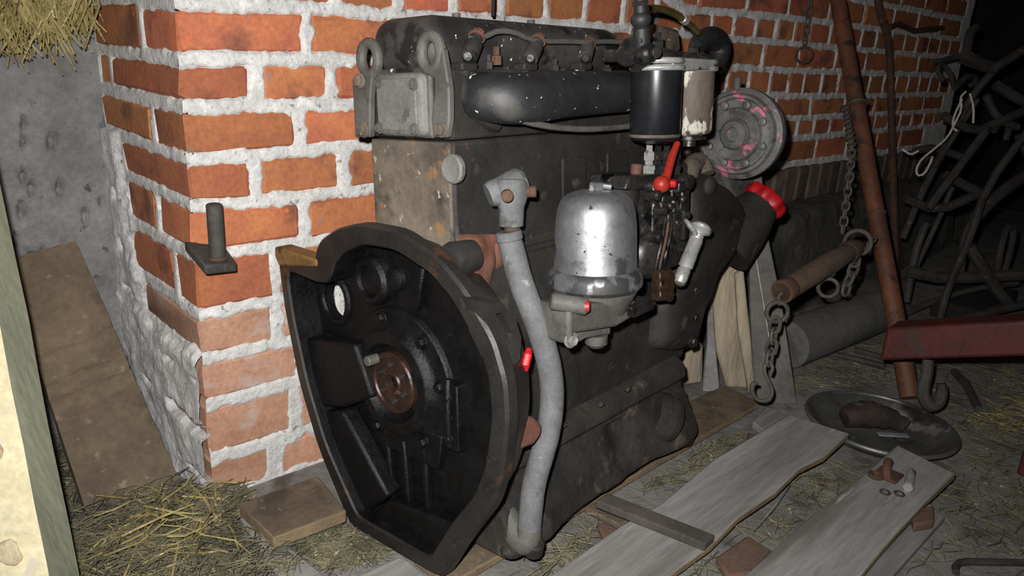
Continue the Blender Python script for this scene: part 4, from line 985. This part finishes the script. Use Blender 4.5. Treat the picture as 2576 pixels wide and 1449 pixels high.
LINK = None
def linkmesh(L_, W_, rr):
    r = MB(); pts = []
    for i in range(7): t = math.pi*i/6-math.pi/2; pts.append(V(L_/2-W_/2+math.cos(t)*W_/2, math.sin(t)*W_/2, 0))
    for i in range(7): t = math.pi*i/6+math.pi/2; pts.append(V(-L_/2+W_/2+math.cos(t)*W_/2, math.sin(t)*W_/2, 0))
    r.tube(pts, rr, 6, closed=True); me = r.mesh('chain_link'); me.materials.append(CHAINM); return me
def chain(parent, pts, L_=.026, W_=.016, rr=.0028, me=None):
    me = me or linkmesh(L_, W_, rr); P = [Vector(p) for p in pts]; acc = [0]
    for a, b_ in zip(P, P[1:]): acc.append(acc[-1]+(b_-a).length)
    step = L_-2.4*rr; k = 0; s_ = step/2
    while s_ < acc[-1]:
        i = max(j for j in range(len(acc)-1) if acc[j] <= s_); t = (s_-acc[i])/(acc[i+1]-acc[i]); p = P[i].lerp(P[i+1], t); d = (P[i+1]-P[i]).normalized()
        o = bpy.data.objects.new('chain_link', me); COL.objects.link(o); o.parent = parent
        q = d.to_track_quat('X', 'Z') @ Matrix.Rotation(math.pi/2*(k % 2)+.5, 3, 'X').to_quaternion()
        o.location = p-OFF[parent.name]; o.rotation_mode = 'QUATERNION'; o.rotation_quaternion = q; k += 1; s_ += step
    return me
D1 = 1.86
cb_ = wp(2118,600,d=D1)
ch1 = thing('hanging_chain', 'thin rusty chain hanging from the rusty pipe', 'chain', cb_)
pd = lambda t: (f0+dd_*t)
chain(ch1, [pd(.70)-RGT*.036-FWD*.008-UPV*.004, wp(2143,372,d=D1+.06), wp(2138,440,d=D1+.02), wp(2126,530,d=D1), wp(2118,596,d=D1)], .026, .017, .0028)
r = MB(); r.torus(pd(.70), dd_, .0278, .004, 20, 6); obj('chain_loop', r, CHAINM, ch1)
sw0, sw1 = wp(1966,735,d=1.62), wp(2155,622,d=D1)
sw = thing('swingletree', 'wooden swingletree bar with iron rings chains and a hook', 'swingletree', V(*((sw0+sw1)/2)))
r = MB(); dsw = sw1-sw0; LL = dsw.length
r.lathe(sw0, dsw, [(.020,0),(.025,.004),(.0255,LL*.3),(.026,LL*.6),(.022,LL*.98),(.018,LL)], 20); obj('wooden_bar', r, mat('dusty_brown_wood', (108,90,74), (84,70,60), 10, .85, 0, .5, 70), sw)
r = MB(); r.lathe(sw0, dsw, [(.0255,0),(.0265,.003),(.0265,.03),(.0255,.033)], 20); obj('ferrule', r, RUST, sw)
r = MB(); r.lathe(sw0, dsw, [(.026,LL*.86),(.027,LL*.87),(.027,LL*.92),(.026,LL*.93)], 20); obj('ferrule', r, RUST, sw)
r = MB(); r.torus(sw1+V(0,0,.012), NH+V(.4,-.4,0), .03, .0055, 22, 8); obj('ring', r, CHAINM, sw)
rg = wp(1955,785,d=1.62); r = MB(); r.torus(rg, NH, .0225, .005, 24, 8); obj('ring', r, CHAINM, sw)
r = MB(); r.tube([sw0+V(0,0,-.002), wp(1958,748,d=1.62), wp(1962,768,d=1.615)], .005, 8); obj('eye_staple', r, CHAINM, sw)
lm = chain(sw, [wp(1951,804,d=1.615), wp(1945,850,d=1.61), wp(1936,900,d=1.605), wp(1932,925,d=1.60)], .034, .022, .0042)
r = MB(); r.tube([wp(a, b_, d=1.60) for a, b_ in ((1938,942),(1945,925),(1936,908),(1924,915),(1922,935),(1934,960),(1945,985),(1935,1006),(1912,1010),(1895,996),(1890,975),(1898,962),(1908,966))], [.004]*9+[.005,.0055,.005,.003], 9, smooth=2); obj('s_hook', r, CHAINM, sw)
chain(sw, [wp(2198,600,d=1.92), wp(2185,622,d=1.9), wp(2165,632,d=1.88), wp(2140,622,d=D1)], .026, .017, .003)
chain(sw, [wp(2148,640,d=1.86), wp(2150,670,d=1.86), wp(2135,705,d=1.86), wp(2128,730,d=1.86)], .036, .024, .0045)
chain(sw, [wp(2098,672,d=1.78), wp(2088,700,d=1.78)], .026, .016, .003)
r = MB(); r.torus(wp(2083,724,d=1.78), NH+V(.2,-.2,0), .022, .0048, 22, 8); obj('ring', r, CHAINM, sw)
wc = wp(2022,140,y=-.02)
ch2 = thing('wall_chain', 'thin chain with an end ring hanging against the brick wall', 'chain', wc)
chain(ch2, [wp(2055,-150,y=-.02), wp(2042,-30,y=-.02), wp(2034,40,y=-.02), wp(2027,90,y=-.02), wp(2023,120,y=-.02)], .034, .018, .003)
q_ = wp(2055,-150,y=-.02); r = MB(); r.rod(q_+V(0,-.012,.004), q_+V(0,.03,.004), .005, 8); obj('nail', r, RUST, ch2)
r = MB(); r.torus(wp(2023,138,y=-.03), NH+V(0,-.35,0), .024, .004, 22, 8); obj('ring', r, RUST, ch2)
r = MB(); r.tube([wp(1240,42,y=-.09), wp(1241,15,y=-.085), wp(1243,-30,y=-.08), wp(1243,-30,y=-.08)*1+V(0,.02,.5), wp(1243,-30,y=-.08)+V(0,.03,1.5)], .0035, 8); tag(obj('black_cable', r, BRUB), 'thin black cable coming down behind the valve cover', 'cable')

# dented basin with scrap in it
bc_ = wp(2212,1068,z=.03); dB = (bc_-CAM).dot(FWD); R_ = 176*dB/FOC
bowl = thing('metal_basin', 'dented dark metal basin lying on the barn floor', 'basin', V(bc_.x, bc_.y, 0))
bz = V(bc_.x, bc_.y, 0); axb = V(.02,.0,1)
r = MB(); r.lathe(bz, axb, [(.0,.004),(R_*.62,.004),(R_*.70,.008),(R_*.90,.028),(R_*.97,.036),(R_,.036),(R_,.031),(R_*.93,.026),(R_*.73,.004),(R_*.64,.0),(0,.0)], 56, cap=False)
obj('bowl', r, ENAM, bowl, sharp=50)
r = MB(); r.torus(bz+axb.normalized()*.036, axb, R_*.99, .005, 56, 8); obj('rolled_rim', r, ENAM, bowl)
sc_ = wp(2172,1056,z=.03)
scr = thing('rusty_scrap', 'lump of dark rusty scrap lying in the metal basin', 'scrap', V(sc_.x, sc_.y, .008))
r = MB(); r.tube([V(sc_.x-.04,sc_.y+.03,.036), V(sc_.x,sc_.y,.046), V(sc_.x+.03,sc_.y-.03,.042), V(sc_.x+.05,sc_.y-.075,.03)], [.022,.032,.028,.014], 12, smooth=2)
for v_ in r.v: v_ += V(nz(v_, 60), nz(v_+V(3,0,0), 60), nz(v_+V(0,5,0), 60))*.008
obj('rusted_body', r, DARKS, scr, sharp=60)
for dx, dy in ((-.01,.012),(.02,-.015)):
    r = MB(); r.lathe(V(sc_.x+dx, sc_.y+dy, .058), V(.2,.3,1), [(.013,0),(.013,.012),(.007,.014),(.006,.004),(0,.004)], 14); obj('pipe_stub', r, DARKI, scr)
tg = wp(2246,1096,z=.012); r = MB()
tx = V(.7,-.7,0); r.hexa([tg+tx*a+V(.5,.5,0)*b_+V(0,0,c) for c in (0,.004) for a, b_ in ((-.035,-.012),(.035,-.012),(.035,.012),(-.035,.012))])
tag(obj('metal_tag', r, PAPER, bev=.002), 'pale flat metal strip lying in the basin', 'strip')

# red beam and iron around it
bl, br_ = wp(2229,826,d=1.72), wp(2576,806,d=1.535); bx2 = br_ + (br_-bl)*.6
beam = thing('steel_drawbar', 'dull red square steel drawbar above the barn floor', 'drawbar', V(bx2.x, bx2.y, 0))
hgt = .081; bdir = (bx2-bl).normalized(); bk = V(-bdir.y, bdir.x, 0).normalized()
bk = bk if bk.dot(FWD) > 0 else -bk
q = [bl-V(0,0,hgt), bx2-V(0,0,hgt), bx2-V(0,0,hgt)+bk*.08, bl-V(0,0,hgt)+bk*.08]
r = MB(); r.hexa(q + [p+V(0,0,hgt) for p in q]); obj('square_tube', r, REDB, beam, bev=.008, seg=3)
ft = bx2 - bdir*.05 + bk*.04
r = MB(); r.box(V(ft.x-.04, ft.y-.04, 0), V(ft.x+.04, ft.y+.04, bx2.z-hgt+.002)); obj('support_leg', r, REDB, beam, bev=.004)
r = MB(); r.tube([wp(a, b_, d=1.70) for a, b_ in ((2335,905),(2332,940),(2322,970),(2322,1000),(2340,1022),(2362,1012),(2370,985),(2368,965))], [.012,.013,.014,.015,.016,.015,.013,.010], 10, smooth=2); obj('tow_hook', r, DARKI, beam)
for pts, lb in ((((2105,893),(2160,905),(2225,922)), 'dark iron rod on the floor pointing at the foot of the rusty pipe'), (((2150,880),(2240,905)), 'short dark iron rod lying across the floor behind the drawbar end'), (((2400,935),(2430,965),(2450,1005),(2462,1030)), 'rusty bent iron rod on the floor under the red drawbar')):
    r = MB(); r.tube([wp(a, b_, z=.011) for a, b_ in pts], .010, 8); tag(obj('iron_rod', r, DARKI), lb, 'rod')
r = MB(); r.tube([wp(a, b_, z=.008) for a, b_ in ((2405,1440),(2402,1425),(2420,1412),(2500,1414),(2600,1416))], .006, 8, smooth=1); tag(obj('bent_rod', r, DARKI), 'bent iron rod lying on the floor near the narrow board', 'rod')

# tangle of harrow irons
hbz = wp(2440,800,z=0)
har = thing('iron_harrow', 'tangled rusty iron harrow frame propped up in the dark corner', 'harrow', hbz)
def irod(name, pts, rr, m=DARKI, d0=2.5):
    d0 += random.uniform(-.1, .1); r = MB(); r.tube([wp(p[0], p[1], d=(p[2] if len(p) > 2 else d0+.02*k_)) for k_, p in enumerate(pts)], rr, 8, smooth=1 if len(pts) > 2 else 0)
    for v_ in r.v: v_.z = max(v_.z, .004)
    obj(name, r, m, har)
for nm, pts, rr in (('tine', ((2350,156),(2430,134)), .007), ('tine', ((2500,172),(2600,110)), .013), ('tine', ((2432,132),(2440,80),(2455,70)), .014), ('frame_bar', ((2425,135),(2460,160),(2505,172)), .02), ('frame_bar', ((2505,172),(2445,240),(2400,330),(2330,460),(2270,600)), .012),
    ('hook_tine', ((2372,205),(2356,172),(2370,158),(2392,185),(2398,215)), .008), ('hook_tine', ((2402,222),(2430,192),(2452,190),(2455,208),(2440,215)), .010), ('tine', ((2505,214),(2600,270)), .017),
    ('frame_bar', ((2372,290),(2450,332),(2500,312),(2600,268)), .014), ('frame_bar', ((2600,310,2.4),(2480,470,2.4),(2440,600,2.4),(2385,720,2.4),(2362,812,2.42)), .012), ('frame_bar', ((2480,330),(2390,450),(2335,525)), .013), ('tine', ((2378,440),(2465,486)), .016),
    ('frame_bar', ((2278,500),(2360,532),(2455,490)), .015), ('tine', ((2396,470),(2362,550),(2296,690)), .009), ('frame_bar', ((2280,682,2.45),(2380,702,2.45),(2600,688,2.45)), .02), ('u_bar', ((2505,700),(2524,590),(2540,566),(2552,580),(2540,640),(2520,700)), .011),
    ('frame_bar', ((2412,700),(2425,610),(2440,560),(2470,540)), .014), ('tine', ((2560,340),(2600,420)), .012), ('frame_bar', ((2480,240),(2510,300),(2560,320)), .012), ('frame_bar', ((2300,380),(2350,370),(2420,395)), .013), ('tine', ((2460,250),(2390,360),(2350,420)), .007),
    ('frame_bar', ((2440,620),(2500,720),(2545,772)), .018), ('tine', ((2330,560),(2300,640),(2280,760)), .012), ('hook_tine', ((2500,330),(2520,300),(2540,320),(2530,350)), .010), ('frame_bar', ((2260,800),(2340,760),(2440,728),(2560,712)), .010), ('frame_bar', ((2280,840),(2420,800),(2600,760)), .014), ('frame_bar', ((2440,560),(2520,480),(2600,430)), .02)):
    irod(nm, pts, rr)
r = MB(); a0 = wp(2436,128,d=2.5); P3 = [wp(a, b_, d=2.5) for a, b_ in ((2415,158),(2440,128),(2502,172),(2450,172))]
r.add(P3+[p+NH*.015 for p in P3], [(0,1,2,3),(7,6,5,4)]+[((i+1) % 4, i, 4+i, 4+(i+1) % 4) for i in range(4)]); obj('gusset_plate', r, DARKI, har, bev=.002)
r = MB(); r.box(hbz+V(-.1,-.06,0), hbz+V(.3,.1,.06)); obj('base_sill', r, DARKW, har, bev=.006)
tw = thing('white_twine', 'white baling twine hanging in loops on the iron harrow', 'twine', wp(2400,250,d=2.36))
for pts in (((2430,230),(2415,245),(2420,275),(2402,310),(2385,345),(2350,375),(2318,400),(2304,425),(2308,443),(2325,438),(2338,415),(2346,394)), ((2420,250),(2400,290),(2395,320),(2408,330)), ((2440,235),(2450,270),(2448,310)), ((2270,375),(2290,390),(2310,380))):
    r = MB(); r.tube([wp(a, b_, d=2.36) for a, b_ in pts], .0035, 6, smooth=1); obj('strand', r, TWINE, tw)

# ------------------------------------------------------------------ loose hay and straw, laid around everything that stands on the floor
from mathutils.bvhtree import BVHTree
bpy.context.view_layer.update()
_dg = bpy.context.evaluated_depsgraph_get(); _v = []; _f = []
for ob in bpy.data.objects:
    if ob.type != 'MESH' or ob.name == 'floor': continue
    mw = ob.matrix_world; n0 = len(_v); _v += [mw @ v_.co for v_ in ob.data.vertices]; _f += [tuple(n0+i for i in p_.vertices) for p_ in ob.data.polygons]
SOLID = BVHTree.FromPolygons(_v, _f)
def blocked(pts, rr):
    P = [V(p.x, p.y, max(p.z, .003)) for p in pts]
    for a_, c_ in zip(P, P[1:]):
        d_ = c_-a_; l_ = d_.length
        if l_ > 1e-6 and SOLID.ray_cast(a_, d_/l_, l_)[0] is not None: return True
        for t_ in (0, .25, .5, .75, 1):
            if SOLID.find_nearest(a_+d_*t_, rr+.0012)[0] is not None: return True
    hit = SOLID.ray_cast(P[1], V(0,0,1), .2)
    return hit[0] is not None and hit[1].z > .1           # inside a board
s1 = strands(3600, scatter([(120,1460),(215,1310),(440,1235),(480,1205),(640,1195),(600,1270),(700,1375),(760,1470)], .035), (.02,.075), (.0006,.0014), HAY, 'hay_litter', seed=3)
tag(s1, 'matted grey-green hay on the floor at the foot of the brick pillar', 'hay')
s1b = strands(420, scatter([(60,1100),(140,1000),(240,1330),(200,1470),(120,1460)], .02), (.03,.09), (.0008,.0018), HAY, 'hay_litter', seed=13)
tag(s1b, 'hay fallen between the barked post and the leaning plank', 'hay')
s1c = strands(190, scatter([(200,1449),(300,1280),(520,1220),(660,1300),(600,1449)], .045), (.05,.13), (.0012,.0024), STRAW, 'straw_litter', seed=23)
tag(s1c, 'long yellow straw stalks lying on top of the matted hay', 'straw')
s2 = strands(900, scatter([(860,1330),(720,1370),(800,1449),(1000,1400)], .02), (.02,.06), (.0006,.0013), HAY, 'hay_litter', seed=4)
tag(s2, 'hay under the bottom edge of the open flywheel housing', 'hay')
s3 = strands(330, scatter([(1360,1360),(1500,1260),(1560,1300),(1400,1449),(1300,1449)], .02), (.03,.09), (.0007,.0014), HAY, 'straw_litter', seed=5)
tag(s3, 'straw scattered on the floor beside the hose elbow', 'straw')
s4 = strands(260, scatter([(1560,1240),(1760,1120),(1850,1100),(1900,1110),(1700,1230)], .012), (.02,.08), (.0006,.0014), HAY, 'hay_litter', seed=6)
tag(s4, 'thin hay in the gap between the engine board and the weathered board', 'hay')
s5 = strands(150, scatter([(1960,1290),(2060,1170),(2180,1190),(2000,1330),(1800,1449),(1700,1449)], .012), (.03,.09), (.0006,.0014), HAY, 'straw_litter', seed=7)
tag(s5, 'straw in the gap between the two weathered boards', 'straw')
s6 = strands(1300, scatter([(2390,1180),(2330,900),(2576,840),(2800,1000),(2800,1449),(2230,1449)], .012), (.02,.09), (.0007,.0015), HAY, 'hay_litter', seed=8)
tag(s6, 'sparse dull hay on the floor right of the dented basin', 'hay')
s7 = strands(500, scatter([(1990,1000),(2010,900),(2230,840),(2330,900),(2300,980),(2060,980)], .012), (.02,.07), (.0007,.0015), HAY, 'hay_litter', seed=9)
tag(s7, 'dark hay on the floor behind the dented basin', 'hay')
s8 = strands(70, scatter([(2420,1060),(2576,1010),(2700,1060),(2576,1100)], .02), (.05,.12), (.0008,.0018), STRAW, 'straw_litter', seed=10)
tag(s8, 'bundle of bright straw stalks under the red steel beam', 'straw')
# hay hanging down at the upper left
hb0 = [wp(a, b_, y=.30) for a, b_ in ((-60,-80),(215,-60))]
def hplace():
    a, b_ = random.uniform(-60, 215), random.uniform(-120, 112)
    if b_ > 60 and random.random() < .6: return None
    if b_ > 60 + 30*math.sin(a*.06): return None
    return wp(a, b_, y=random.uniform(.24, .37))
hs_ = strands(1000, hplace, (.05,.15), (.0013,.0032), STRAW, 'hanging_hay', seed=12, aim=V(.1,0,-1)); tag(hs_, 'yellow hay hanging down over the top of the plastered wall', 'hay')
